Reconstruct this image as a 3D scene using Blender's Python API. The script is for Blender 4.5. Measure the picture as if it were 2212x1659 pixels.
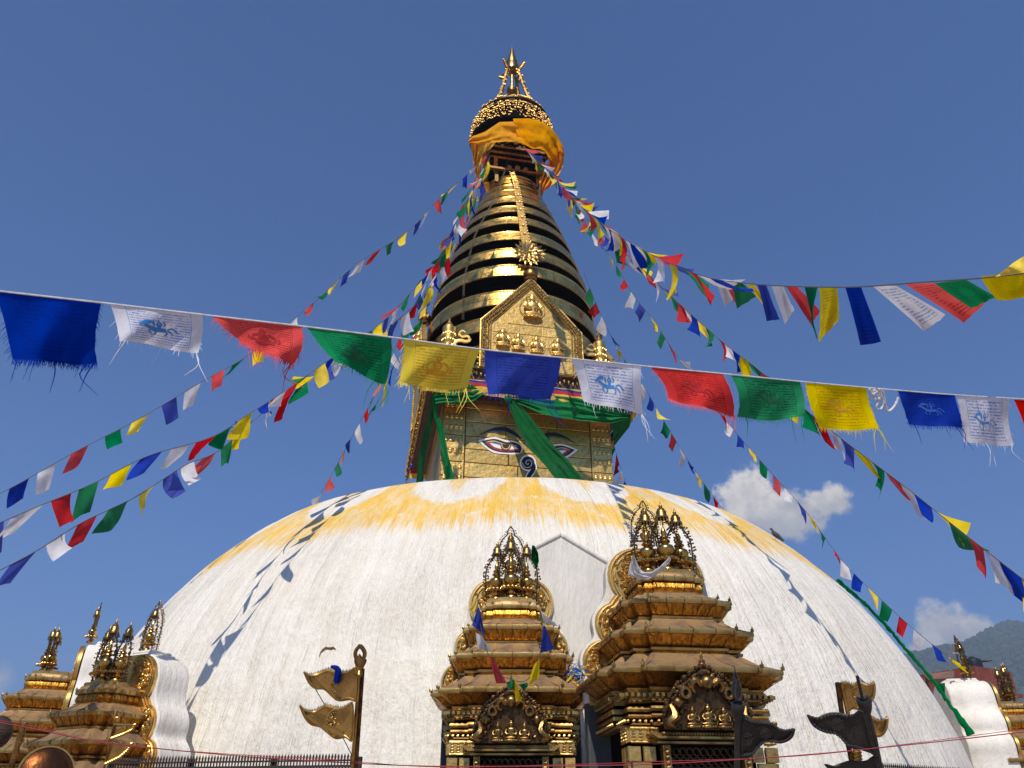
import bpy, math, random
from mathutils import Vector as V, Matrix as M
rnd = random.Random(7)
R = math.radians
sc = bpy.context.scene
COL = sc.collection
for o in list(bpy.data.objects): bpy.data.objects.remove(o)

# ------------------------------------------------------------------ camera, sky, sun, exposure
CD, CZ, PITCH, FPX = 21.2, 1.65, R(30), 1950 / 1.15732      # metres to the stupa axis, eye height, pitch, focal length (2212 px wide)
cam = bpy.data.cameras.new('camera'); cob = bpy.data.objects.new('camera', cam); COL.objects.link(cob)
cob.location = (0, -CD, CZ); cob.rotation_euler = (R(90) + PITCH, 0, 0)
cam.sensor_width = 36; cam.lens = 1950 / 2560 * 36; cam.clip_start = .1; cam.clip_end = 20000
sc.camera = cob
SUN_AZ, SUN_EL = R(-7), R(50)                                # sun behind the camera, a little to its left
sdir = V((math.sin(SUN_AZ) * math.cos(SUN_EL), -math.cos(SUN_AZ) * math.cos(SUN_EL), math.sin(SUN_EL)))
sl = bpy.data.lights.new('sun', 'SUN'); sl.energy = 4.9; sl.angle = R(.53); sl.color = (1, .91, .765)
so = bpy.data.objects.new('sun', sl); COL.objects.link(so)
so.rotation_euler = sdir.to_track_quat('Z', 'Y').to_euler(); so.location = (-10, -40, 60)
sc.view_settings.view_transform = 'Standard'; sc.view_settings.look = 'None'
sc.view_settings.exposure = 0.1; sc.view_settings.gamma = 1; sc.view_settings.use_curve_mapping = False
sc.cycles.max_bounces = 8; sc.cycles.diffuse_bounces = 4; sc.cycles.glossy_bounces = 4
sc.cycles.transmission_bounces = 4; sc.cycles.transparent_max_bounces = 8; sc.cycles.volume_bounces = 0
sc.cycles.use_denoising = True; sc.cycles.sample_clamp_indirect = 6

FW = V((0, math.cos(PITCH), math.sin(PITCH))); UP = V((0, -math.sin(PITCH), math.cos(PITCH))); EYE = V((0, -CD, CZ))
def ray(u, v): return FW + V((1, 0, 0)) * ((u - 1106) / FPX) + UP * ((829.5 - v) / FPX)
def PD(u, v, d): return EYE + ray(u, v) * d                   # the place seen at (u, v), d metres ahead
def PY(u, v, y): r = ray(u, v); return EYE + r * ((y + CD) / r.y)
def PLN(u, v, n, off): r = ray(u, v); return EYE + r * ((off - EYE.dot(n)) / r.dot(n))
def CYL(u, v, rad):                                           # on an upright cylinder round the stupa axis
    r = ray(u, v); a = r.x**2 + r.y**2; b = EYE.x*r.x + EYE.y*r.y; c = EYE.x**2 + EYE.y**2 - rad*rad
    q = b*b - a*c
    return EYE + r * ((-b - math.sqrt(max(q, 0))) / a)

# ------------------------------------------------------------------ node helpers
class NT:
    def __init__(s, tree): s.t = tree; s.n = tree.nodes; s.l = tree.links
    def new(s, typ, **k):
        n = s.n.new(typ)
        for a, b in k.items(): setattr(n, a, b)
        return n
    def put(s, sock, val):
        if hasattr(val, 'is_output') or isinstance(val, bpy.types.NodeSocket): s.l.new(val, sock)
        elif val is not None: sock.default_value = val
    def m(s, op, a, b=None, c=None, clamp=False):
        n = s.new('ShaderNodeMath', operation=op, use_clamp=clamp)
        for i, x in enumerate((a, b, c)):
            if x is not None: s.put(n.inputs[i], x)
        return n.outputs[0]
    def vm(s, op, a, b=None):
        n = s.new('ShaderNodeVectorMath', operation=op)
        s.put(n.inputs[0], a)
        if b is not None: s.put(n.inputs[1], b)
        return n.outputs['Value'] if op in ('DOT_PRODUCT', 'LENGTH', 'DISTANCE') else n.outputs[0]
    def ss(s, x, a, b, lo=0, hi=1):
        n = s.new('ShaderNodeMapRange', interpolation_type='SMOOTHSTEP')
        s.put(n.inputs[0], x)
        for i, q in enumerate((a, b, lo, hi)): s.put(n.inputs[1 + i], q)
        return n.outputs[0]
    def noise(s, vec, scale, detail=3, rough=.55, dist=0):
        n = s.new('ShaderNodeTexNoise'); s.put(n.inputs['Vector'], vec); s.put(n.inputs['Scale'], scale)
        n.inputs['Detail'].default_value = detail; n.inputs['Roughness'].default_value = rough; n.inputs['Distortion'].default_value = dist
        return n.outputs[0]
    def mix(s, f, a, b, mode='MIX'):
        n = s.new('ShaderNodeMix', data_type='RGBA', blend_type=mode)
        s.put(n.inputs[0], f)
        for i, x in ((6, a), (7, b)):
            if isinstance(x, tuple) and len(x) == 3: x = (*x, 1)
            s.put(n.inputs[i], x)
        return n.outputs[2]
    def xyz(s, x, y, z):
        n = s.new('ShaderNodeCombineXYZ')
        for i, q in enumerate((x, y, z)): s.put(n.inputs[i], q)
        return n.outputs[0]
    def sep(s, v):
        n = s.new('ShaderNodeSeparateXYZ'); s.put(n.inputs[0], v); return n.outputs
    def bump(s, h, dist, strength=1.0):
        n = s.new('ShaderNodeBump'); n.inputs['Strength'].default_value = strength; n.inputs['Distance'].default_value = dist
        s.put(n.inputs['Height'], h); return n.outputs[0]

MATS = {}
def newmat(name):
    m = bpy.data.materials.new(name); m.use_nodes = True; MATS[name] = m
    t = NT(m.node_tree); b = m.node_tree.nodes['Principled BSDF']
    return m, t, b
def obco(t): return t.new('ShaderNodeTexCoord').outputs['Object']
def mat(name, c1, c2=None, rough=.6, rough2=None, metal=0, scale=3, lo=.4, hi=.7, bump=0, bscale=25, stretch=None, perob=0, c3=None, spec=None):
    m, t, b = newmat(name); co = obco(t)
    if stretch: co = t.vm('MULTIPLY', co, stretch)
    f = t.noise(co, scale, 5, .62)
    fac = t.ss(f, lo, hi)
    colr = t.mix(fac, c1, c2 or c1)
    if c3: colr = t.mix(t.ss(t.noise(co, scale * 4.3, 4, .7), .55, .72), colr, c3)
    if perob:
        oi = t.new('ShaderNodeObjectInfo').outputs['Random']
        hs = t.new('ShaderNodeHueSaturation'); t.put(hs.inputs['Value'], t.m('MULTIPLY_ADD', oi, perob * 2, 1 - perob)); t.put(hs.inputs['Color'], colr); colr = hs.outputs[0]
    t.put(b.inputs['Base Color'], colr)
    b.inputs['Metallic'].default_value = metal
    if rough2 is not None: t.put(b.inputs['Roughness'], t.ss(f, lo, hi, rough, rough2))
    else: b.inputs['Roughness'].default_value = rough
    if spec is not None: b.inputs['Specular IOR Level'].default_value = spec
    if bump: t.put(b.inputs['Normal'], t.bump(t.noise(co, bscale, 4, .6), bump))
    return m
def cloth(name, col, trans=.4, text=None, rough=.9, lines=15, tfac=.6, crease=22, cdist=.006):
    m, t, b = newmat(name); co = obco(t)
    c = t.mix(t.ss(t.noise(co, 5, 3), .3, .75), tuple(x * .82 for x in col), tuple(min(1, x * 1.08) for x in col))
    gl = sum(col)/3; c = t.mix(t.m('MULTIPLY', t.ss(t.noise(co, 2.3, 5, .65), .45, .75), .16), c, tuple(x*.72 + .18*(gl+.25) for x in col))   # sun-fading
    c = t.mix(t.m('MULTIPLY', t.ss(t.noise(co, 13, 5, .7), .58, .78), .25), c, tuple(x*.45 + .01 for x in col))                               # grime
    hs = t.new('ShaderNodeHueSaturation'); oi = t.new('ShaderNodeObjectInfo').outputs['Random']
    t.put(hs.inputs['Value'], t.m('MULTIPLY_ADD', oi, .20, .93)); t.put(hs.inputs['Saturation'], t.m('MULTIPLY_ADD', oi, -.18, 1.05)); t.put(hs.inputs['Color'], c); c = hs.outputs[0]
    if text:
        uv = t.new('ShaderNodeTexCoord').outputs['UV']; u, v, _ = t.sep(uv)
        r = t.m('MULTIPLY', v, lines); fr = t.m('FRACT', r); ro = t.m('FLOOR', r)
        wob = t.m('MULTIPLY', t.m('SUBTRACT', t.noise(t.xyz(t.m('MULTIPLY', u, 60), ro, 3.), 1, 2), .5), .9)
        fr2 = t.m('ADD', fr, wob)
        band = t.m('MULTIPLY', t.ss(fr2, .22, .34), t.ss(fr2, .62, .76, 1, 0))
        let = t.ss(t.noise(t.xyz(t.m('MULTIPLY', u, 95), t.m('MULTIPLY', ro, 5.7), t.m('MULTIPLY', fr, 1.3)), 1, 2), .42, .52)
        gap = t.ss(t.noise(t.xyz(t.m('MULTIPLY', u, 14), t.m('MULTIPLY', ro, 9.1), 0.), 1, 1), .36, .42)
        bar = t.m('MULTIPLY', t.ss(fr2, .55, .62), t.ss(fr2, .68, .76, 1, 0))
        ink = t.m('MULTIPLY', t.m('MAXIMUM', t.m('MULTIPLY', band, let), bar), gap)
        ins = t.m('MULTIPLY', t.m('MULTIPLY', t.m('GREATER_THAN', u, .17), t.m('LESS_THAN', u, .86)), t.m('MULTIPLY', t.m('GREATER_THAN', v, .1), t.m('LESS_THAN', v, .93)))
        du = t.m('MULTIPLY', t.m('SUBTRACT', u, .5), 1 / .2); dv = t.m('MULTIPLY', t.m('SUBTRACT', v, .5), 1 / .19)
        ctr = t.ss(t.m('ADD', t.m('MULTIPLY', du, du), t.m('MULTIPLY', dv, dv)), .8, 1.)
        ink = t.m('MULTIPLY', t.m('MULTIPLY', ink, ins), ctr)
        fu = t.m('ABSOLUTE', t.m('SUBTRACT', u, .515)); frame = t.m('MULTIPLY', t.m('MULTIPLY', t.m('GREATER_THAN', fu, .352), t.m('LESS_THAN', fu, .36)), t.m('GREATER_THAN', v, .08))
        ink = t.m('MAXIMUM', ink, frame)
        ink = t.m('MULTIPLY', ink, t.ss(t.noise(co, 16, 3), .25, .6, .35, 1))
        c = t.mix(t.m('MULTIPLY', ink, tfac), c, text)
    d = t.new('ShaderNodeBsdfDiffuse'); tr = t.new('ShaderNodeBsdfTranslucent')
    t.put(d.inputs[0], c); t.put(tr.inputs[0], c)
    nb = t.bump(t.m('ADD', t.m('MULTIPLY', t.noise(t.vm('MULTIPLY', co, (260, 260, 260)), 1, 1), .06), t.noise(t.vm('MULTIPLY', co, (1., 1., .45)), crease, 4, .6, .6)), cdist)
    if nb: t.put(d.inputs['Normal'], nb)
    mx = t.new('ShaderNodeMixShader'); mx.inputs[0].default_value = trans
    t.l.new(d.outputs[0], mx.inputs[1]); t.l.new(tr.outputs[0], mx.inputs[2])
    t.l.new(mx.outputs[0], t.n['Material Output'].inputs[0]); t.n.remove(b)
    return m

# ------------------------------------------------------------------ world: sky and the few clouds low in it
w = bpy.data.worlds.new('World'); sc.world = w; w.use_nodes = True
t = NT(w.node_tree); bg = t.n['Background']
sky = t.new('ShaderNodeTexSky', sky_type='NISHITA'); sky.sun_disc = False
sky.sun_elevation = SUN_EL; sky.sun_rotation = math.pi + SUN_AZ
sky.altitude = 1400; sky.air_density = 1.0; sky.dust_density = .35; sky.ozone_density = 3.0
skyc = t.mix(1.0, sky.outputs[0], (.20, .77, 1.42), 'MULTIPLY')
wd = t.new('ShaderNodeTexCoord').outputs['Generated']
def cloud_mask(u0, v0, lobes, seed, soft=.35):
    c = ray(u0, v0).normalized(); rt = V((0, 0, 1)).cross(c).normalized() * -1; u2 = rt.cross(c)
    if u2.z < 0: u2 = -u2
    k = t.vm('DOT_PRODUCT', wd, tuple(c)); a = t.m('DIVIDE', t.vm('DOT_PRODUCT', wd, tuple(rt)), k); bb = t.m('DIVIDE', t.vm('DOT_PRODUCT', wd, tuple(u2)), k)
    n1 = t.noise(t.vm('ADD', wd, (seed, 0, 0)), 26, 7, .62)
    n2 = t.noise(t.vm('ADD', wd, (0, seed, 0)), 70, 5, .6)
    best = None
    for (u, v, ru, rv) in lobes:
        x = t.m('DIVIDE', t.m('SUBTRACT', a, (u - u0) / FPX), ru / FPX); y = t.m('DIVIDE', t.m('SUBTRACT', bb, (v0 - v) / FPX), rv / FPX)
        dd = t.m('SUBTRACT', 1.0, t.m('SQRT', t.m('ADD', t.m('MULTIPLY', x, x), t.m('MULTIPLY', y, y))))
        best = dd if best is None else t.m('SMOOTH_MAX', best, dd, .3)
    best = t.m('ADD', t.m('ADD', best, .12), t.m('MULTIPLY', t.m('SUBTRACT', n1, .5), 1.7)); best = t.m('ADD', best, t.m('MULTIPLY', t.m('SUBTRACT', n2, .5), .7))
    return t.m('MULTIPLY', t.ss(best, 0, soft * 2.4), t.m('GREATER_THAN', k, .3)), t.ss(t.m('ADD', n1, t.m('MULTIPLY', bb, 6)), .35, .75)
cc = None
for args in ((1700, 1095, ((1622, 1062, 56, 56), (1690, 1112, 88, 50), (1780, 1094, 54, 32)), 3.1, .2),
             (2062, 1368, ((2045, 1352, 46, 46), (2090, 1376, 62, 40), (2015, 1395, 50, 24)), 8.7, .24),
             (0, 1475, ((-10, 1478, 40, 44), (-50, 1490, 60, 50)), 5.3, .8)):
    mk, lit = cloud_mask(*args)
    skyc = t.mix(t.m('MULTIPLY', mk, .92), skyc, t.mix(lit, (6.6, 6.3, 6.0), (12.5, 11.2, 9.6)))
t.put(bg.inputs[0], skyc); bg.inputs[1].default_value = .085

# ------------------------------------------------------------------ mesh helpers
class MB:
    def __init__(s): s.v = []; s.f = []; s.mi = []; s.uv = {}
    def add(s, vs, fs, mi=0):
        k = len(s.v); s.v += [tuple(x) for x in vs]
        for f in fs: s.f.append([i + k for i in f]); s.mi.append(mi)
        return k
    def box(s, c, sz, rot=None, mi=0, mtx=None):
        x, y, z = (q / 2 for q in sz)
        P = [V((a*x, b*y, d*z)) for a in (-1, 1) for b in (-1, 1) for d in (-1, 1)]
        if rot is not None: P = [rot @ p for p in P]
        P = [p + V(c) for p in P]
        if mtx is not None: P = [mtx @ p for p in P]
        s.add(P, [(0,1,3,2),(4,6,7,5),(0,4,5,1),(2,3,7,6),(0,2,6,4),(1,5,7,3)], mi)
    def lathe(s, prof, n=16, c=(0,0,0), mi=0, mtx=None, cap=True, a0=0, a1=2*math.pi, mis=None):
        full = abs(a1 - a0 - 2*math.pi) < 1e-6; k = n if full else n + 1; P = []
        for r, z in prof:
            for i in range(k):
                a = a0 + (a1 - a0) * i / n; p = V((r*math.cos(a), r*math.sin(a), z)) + V(c)
                P.append(mtx @ p if mtx is not None else p)
        b = len(s.v); s.v += [tuple(p) for p in P]
        for j in range(len(prof) - 1):
            for i in range(n):
                q = (i + 1) % k; s.f.append([b + j*k + i, b + j*k + q, b + (j+1)*k + q, b + (j+1)*k + i]); s.mi.append(mis[j] if mis else mi)
        if cap and full:
            if prof[0][0] > 1e-4: s.f.append([b + i for i in range(k)][::-1]); s.mi.append(mi)
            if prof[-1][0] > 1e-4: s.f.append([b + (len(prof)-1)*k + i for i in range(k)]); s.mi.append(mi)
    def tube(s, path, rad, n=6, mi=0, cap=True):
        path = [V(p) for p in path]; m = len(path); b = len(s.v); up = None
        for i, p in enumerate(path):
            d = (path[min(i+1, m-1)] - path[max(i-1, 0)]).normalized()
            if up is None: up = d.orthogonal().normalized()
            up = (up - d * up.dot(d)).normalized(); sd = d.cross(up)
            r = rad[i] if isinstance(rad, (list, tuple)) else rad
            for j in range(n):
                a = 2*math.pi*j/n; s.v.append(tuple(p + (up*math.cos(a) + sd*math.sin(a))*r))
        for i in range(m-1):
            for j in range(n):
                q = (j+1) % n; s.f.append([b+i*n+j, b+i*n+q, b+(i+1)*n+q, b+(i+1)*n+j]); s.mi.append(mi)
        if cap:
            s.f.append([b+j for j in range(n)][::-1]); s.mi.append(mi); s.f.append([b+(m-1)*n+j for j in range(n)]); s.mi.append(mi)
    def ball(s, c, r, n=6, m=4, mi=0, mtx=None):
        rx, ry, rz = (r, r, r) if not isinstance(r, (tuple, list)) else r
        P = [V((0, 0, -rz))]; F = []
        for j in range(1, m):
            b = math.pi * j / m
            for i in range(n):
                a = 2*math.pi*(i + .5*(j % 2))/n; P.append(V((rx*math.sin(b)*math.cos(a), ry*math.sin(b)*math.sin(a), -rz*math.cos(b))))
        P.append(V((0, 0, rz))); L = len(P) - 1
        for i in range(n):
            q = (i+1) % n; F.append((0, 1+q, 1+i)); F.append((L, L-n+i, L-n+q))
            for j in range(m-2): F.append((1+j*n+i, 1+j*n+q, 1+(j+1)*n+q, 1+(j+1)*n+i))
        P = [p + V(c) for p in P]
        if mtx is not None: P = [mtx @ p for p in P]
        s.add(P, F, mi)
    def prism(s, pts, d, mi=0, side=None):                    # polygon of 3-d points pushed along vector d
        n = len(pts); P = [V(p) for p in pts]; d = V(d)
        k = s.add(P + [p + d for p in P], [], mi)
        s.f.append([k+i for i in range(n)][::-1]); s.mi.append(mi); s.f.append([k+n+i for i in range(n)]); s.mi.append(mi)
        for i in range(n): q = (i+1) % n; s.f.append([k+i, k+q, k+n+q, k+n+i]); s.mi.append(mi if side is None else side)
    def loft(s, secs, mis=None, mi=0, cap=True):
        n = len(secs[0]); b = len(s.v)
        for q in secs: s.v += [tuple(p) for p in q]
        for j in range(len(secs)-1):
            for i in range(n):
                q = (i+1) % n; s.f.append([b+j*n+i, b+j*n+q, b+(j+1)*n+q, b+(j+1)*n+i]); s.mi.append(mis[j] if mis else mi)
        if cap:
            s.f.append([b+i for i in range(n)][::-1]); s.mi.append(mi); s.f.append([b+(len(secs)-1)*n+i for i in range(n)]); s.mi.append(mis[-1] if mis else mi)
    def grid(s, rows, mi=0, uv=False):
        a, c = len(rows), len(rows[0]); b = len(s.v)
        for i, r in enumerate(rows):
            for j, p in enumerate(r):
                if uv: s.uv[len(s.v)] = (j/(c-1), i/(a-1))
                s.v.append(tuple(p))
        for i in range(a-1):
            for j in range(c-1): s.f.append([b+i*c+j, b+i*c+j+1, b+(i+1)*c+j+1, b+(i+1)*c+j]); s.mi.append(mi)
    def ribbon(s, path, wd, nrm, mi=0):
        path = [V(p) for p in path]; m = len(path); L = []; Rr = []
        for i, p in enumerate(path):
            d = (path[min(i+1, m-1)] - path[max(i-1, 0)]).normalized(); n_ = nrm[i] if isinstance(nrm, list) else nrm
            sd = d.cross(V(n_)).normalized(); ww = wd[i] if isinstance(wd, (list, tuple)) else wd
            L.append(p - sd*ww/2); Rr.append(p + sd*ww/2)
        s.grid([L, Rr], mi)
    def mesh(s, name, mats, smooth=40):
        me = bpy.data.meshes.new(name); me.from_pydata(s.v, [], s.f)
        for x in (mats if isinstance(mats, (list, tuple)) else [mats]): me.materials.append(MATS[x] if isinstance(x, str) else x)
        if any(s.mi): me.polygons.foreach_set('material_index', s.mi)
        if s.uv:
            ul = me.uv_layers.new(name='UVMap')
            for lp in me.loops: ul.data[lp.index].uv = s.uv.get(lp.vertex_index, (0, 0))
        if smooth:
            me.polygons.foreach_set('use_smooth', [True]*len(me.polygons)); me.set_sharp_from_angle(angle=R(smooth))
        me.update(); return me
    def build(s, name, mats, parent=None, smooth=40, **kw):
        return link(name, s.mesh(name, mats, smooth), parent, **kw)
def link(name, me, parent=None, label=None, cat=None, group=None, kind=None, loc=None, rz=None):
    o = bpy.data.objects.new(name, me); COL.objects.link(o)
    if parent: o.parent = parent
    if label: o['label'] = label
    if cat: o['category'] = cat
    if group: o['group'] = group
    if kind: o['kind'] = kind
    if loc is not None: o.location = loc
    if rz is not None: o.rotation_euler.z = rz
    return o
def thing(name, label, cat, loc=(0,0,0), rz=0, group=None): return link(name, None, None, label, cat, group, None, loc, rz)
def resample(pts, n):
    P = [V(p) for p in pts]; L = [0]
    for a, b in zip(P, P[1:]): L.append(L[-1] + (b-a).length)
    out = []
    for i in range(n):
        q = L[-1]*i/(n-1); k = 0
        while k < len(L)-2 and L[k+1] < q: k += 1
        f = (q-L[k])/max(L[k+1]-L[k], 1e-9); out.append(P[k].lerp(P[k+1], f))
    return out
def smooth_path(pts, n):
    P = [V(p) for p in pts]; P = [P[0]*2-P[1]] + P + [P[-1]*2-P[-2]]; out = []
    m = len(P)-3
    for i in range(n):
        q = m*i/(n-1); k = min(int(q), m-1); f = q-k; a, b, c, d = P[k:k+4]
        out.append(.5*((2*b) + (c-a)*f + (2*a-5*b+4*c-d)*f*f + (3*b-a-3*c+d)*f**3))
    return resample(out, n)
# ------------------------------------------------------------------ materials
GOLD, GTARN = (.82, .52, .125), (.46, .26, .06)
mat('gilt_ring', GOLD, GTARN, .2, .42, 1, 2.2, .35, .75, .008, 8, perob=.12, c3=(.24, .15, .05))
mat('gilt_plate', (.76, .48, .13), (.48, .29, .08), .26, .5, 1, 5, .4, .75, .007, 7, perob=.22, c3=(.26, .16, .06))
mat('gilt_wall', (.67, .455, .15), (.45, .29, .09), .38, .6, 1, 3.5, .38, .72, .012, 6, perob=.17, c3=(.17, .105, .045))
mat('gilt_block', (.68, .46, .16), (.42, .27, .085), .42, .6, 1, 9, .4, .72, .006, 14, perob=.15, c3=(.2, .12, .05))
mat('gilt_relief', (.80, .53, .17), (.36, .21, .06), .36, .52, 1, 9, .4, .75, .002, 60)
mat('gilt_vase', (.62, .40, .12), (.34, .19, .05), .2, .36, 1, 12, .4, .75, .002, 40)
mat('gilt_soffit', (.56, .30, .05), (.20, .09, .016), .26, .45, 1, 5, .35, .7, .003, 30, stretch=(6, 6, 1))  # tarnished gold; orange bounce glow and eave shade are put into its colour
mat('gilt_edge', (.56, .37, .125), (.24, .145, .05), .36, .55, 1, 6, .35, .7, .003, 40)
mat('roof_copper', (.46, .29, .13), (.22, .14, .085), .5, .8, .55, 7, .35, .68, .006, 22, c3=(.34, .27, .2))
mat('parasol_gilt', (.42, .26, .08), (.16, .09, .03), .42, .6, .95, 8, .4, .7, .004, 40)
mat('bronze_dark', (.16, .088, .034), (.055, .032, .016), .32, .55, .9, 14, .35, .65, .004, 60)
mat('bronze_leaf', (.24, .145, .05), (.09, .05, .02), .34, .5, 1, 14, .35, .7, .003, 60)
mat('bronze_light', (.42, .26, .09), (.16, .09, .035), .28, .45, 1, 14, .35, .7, .003, 60)
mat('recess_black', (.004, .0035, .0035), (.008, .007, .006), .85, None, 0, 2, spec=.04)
mat('iron_black', (.022, .021, .021), (.05, .045, .042), .4, .6, .3, 9, .3, .7, .003, 70)
mat('iron_rail', (.035, .03, .028), (.06, .03, .02), .5, .7, .3, 12, .35, .7, .002, 70)
mat('banner_copper', (.62, .41, .14), (.40, .25, .08), .48, .62, .75, 7, .35, .7, .003, 30, c3=(.2, .12, .05))
mat('wood_dark', (.06, .026, .014), (.025, .013, .008), .6, None, 0, 4, stretch=(1, 1, 8), bump=.01)
mat('plaster_white', (.78, .75, .69), (.62, .575, .50), .85, None, 0, 1.7, .38, .72, .03, 7, stretch=(1.6, 1.6, .6), c3=(.66, .60, .50))
mat('plaster_grey', (.76, .73, .665), (.66, .625, .56), .8, None, 0, 1.2, .35, .7, .03, 7, stretch=(2.2, 2.2, .5), c3=(.80, .775, .72))
mat('eye_white', (.82, .82, .80), None, .55); mat('eye_navy', (.012, .010, .035), None, .4); mat('eye_red', (.33, .02, .02), None, .5)
mat('eye_peach', (.75, .42, .16), None, .5); mat('eye_blue', (.05, .22, .55), None, .5); mat('eye_grey', (.11, .11, .13), None, .5); mat('eye_iris', (.03, .028, .02), None, .35)
mat('cord_white', (.72, .72, .74), (.5, .5, .52), .8, None, 0, 30); mat('cord_dark', (.10, .08, .06), None, .8); mat('cord_red', (.30, .022, .035), (.2, .015, .022), .7)
mat('chain_iron', (.03, .026, .022), (.06, .04, .025), .6, None, .4, 30)
mat('brick_red', (.24, .055, .035), (.15, .035, .026), .85, None, 0, 2.0, .35, .7, .02, 14, c3=(.10, .03, .03))
mat('awning_brown', (.22, .11, .07), (.16, .08, .05), .7, None, 0, 3); mat('window_dark', (.02, .018, .018), None, .3); mat('window_frame', (.10, .07, .05), None, .6)
mat('flaked_brown', (.22, .11, .05), None, .9); mat('tank_black', (.012, .013, .016), None, .4)
mat('bird', (.045, .043, .05), (.02, .02, .025), .6, None, 0, 40)
mat('pipe_grey', (.3, .3, .31), None, .4, metal=.6)
mat('wall_dark', (.045, .05, .053), (.07, .075, .078), .7, None, 0, 4)  # two dark greys for the lower block behind each shrine
mat('paving', (.36, .265, .19), (.27, .20, .145), .85, None, 0, 3, .35, .7, .02, 5, c3=(.34, .27, .2))
CLR = {'blue': (.012, .045, .42), 'white': (.74, .74, .80), 'red': (.62, .022, .03), 'green': (.004, .19, .07), 'yellow': (.88, .66, .012),
       'orange': (.75, .2, .02)}
for k_, c_ in CLR.items(): cloth('flag_' + k_, c_, .38)
cloth('big_blue', (.012, .05, .46), .25, (.005, .012, .12), tfac=.55); cloth('big_white', (.82, .83, .92), .25, (.035, .17, .60), tfac=.85)
cloth('big_red', (.86, .035, .028), .22, (.22, .004, .012), tfac=.7); cloth('big_green', (.010, .30, .105), .22, (.0, .05, .03), tfac=.8); cloth('big_yellow', (.93, .72, .015), .22, (.62, .16, .01), tfac=.8)
for k_, c_ in (('blue', (.03, .13, .56)), ('red', (.45, .014, .016)), ('green', (.004, .11, .05)), ('yellow', (.80, .36, .012)), ('white', (.04, .25, .68))): mat('ink_' + k_, c_, None, .8)
cloth('drape_orange', (1.0, .42, .003), .36, crease=4, cdist=.015); cloth('drape_yellow', (.9, .56, .01), .36, crease=5, cdist=.03); cloth('drape_green', (.004, .20, .055), .28, crease=6, cdist=.03); cloth('drape_deep', (.004, .105, .026), .18, crease=6, cdist=.025)
cloth('scarf_white', (.80, .80, .80), .4); cloth('rag_blue', (.01, .14, .5), .3)

# ------------------------------------------------------------------ ground and hills
m = MB(); n = 64
rings = [0.0, 15, 30, 60, 200, 800, 6000]
m.v.append((0, 0, 0))
for j, r in enumerate(rings[1:]):
    for i in range(n): a = 2*math.pi*i/n; m.v.append((r*math.cos(a), r*math.sin(a), 0 if r < 100 else -(.02*r)))
for i in range(n): m.f.append([0, 1+i, 1+(i+1) % n]); m.mi.append(0)
for j in range(len(rings)-2):
    for i in range(n): q = (i+1) % n; b = 1+j*n; m.f.append([b+i, b+n+i, b+n+q, b+q]); m.mi.append(0)
m.build('ground', 'paving', kind='structure')

from mathutils import noise as NZ
def fb(x, y, o=5):
    s, a = 0, 1
    for i in range(o): s += a*NZ.noise((x, y, 3.7*i)); x *= 2.03; y *= 2.03; a *= .5
    return s
RIDGE = [(-800, 120), (300, 205), (640, 262), (735, 292), (790, 302), (840, 313), (875, 326), (905, 334), (925, 340), (945, 345), (1000, 352), (1300, 395), (1800, 420), (2600, 360)]
def ridge(x):
    for (a, ha), (b, hb) in zip(RIDGE, RIDGE[1:]):
        if x <= b: f = max(0, (x-a)/(b-a)); return ha + (hb-ha)*f
    return RIDGE[-1][1]
HY = 1500 - CD
def hill_z(x, y):
    k = x*1500/max(y+CD, 600)
    s = (y - HY)/700
    base = (ridge(k)*(y+CD)/1500) if abs(s) < .001 else ridge(k)
    return base*max(0, 1-abs(s)**1.25) + fb(x*.006, y*.006)*16*(1 if s > -.98 else 0) - 12 + 1.65
m = MB(); xs = [-800 + 60*i for i in range(23)] + [580 + 7*i for i in range(72)] + [1100+60*i for i in range(26)]
ys = [HY-690+60*i for i in range(4)] + [HY-480+8*i for i in range(64)] + [HY+60*i for i in range(1, 12)]
m.grid([[V((x, y, hill_z(x, y) + fb(x*.05, y*.05, 3)*2.5)) for x in xs] for y in ys])
mat('forest', (.016, .03, .012), (.032, .045, .018), .9, None, 0, .035, .35, .65, 1.5, .12, c3=(.045, .042, .024))
m.build('hills', 'forest', kind='structure')
m = MB(); mat('forest_leaf', (.013, .027, .01), (.028, .042, .016), .9, None, 0, .05, .35, .65, .6, .5)
for i in range(2600):
    x = rnd.uniform(600, 1080); y = HY - (rnd.random()**1.6)*420 + 6
    z = hill_z(x, y); r = rnd.uniform(3, 6.5); q = len(m.v)
    m.ball((x, y, z + r*.55), (r*rnd.uniform(.8, 1.2), r, r*rnd.uniform(.8, 1.35)), 6, 4)
    for j in range(q, len(m.v)): p = V(m.v[j]); m.v[j] = tuple(p + V((rnd.uniform(-1, 1), rnd.uniform(-1, 1), rnd.uniform(-1, 1)))*r*.22)
m.build('forest_trees', 'forest_leaf', kind='stuff', label='dark wooded slope of the distant hill behind the brick house', cat='forest')

# ------------------------------------------------------------------ the stupa
ST = thing('stupa', 'white domed stupa with painted eyes and gilded ringed spire', 'stupa')
TH = R(11); HN = V((math.sin(TH), -math.cos(TH), 0)); HD = V((math.cos(TH), math.sin(TH), 0)); HW = 2.33
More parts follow.
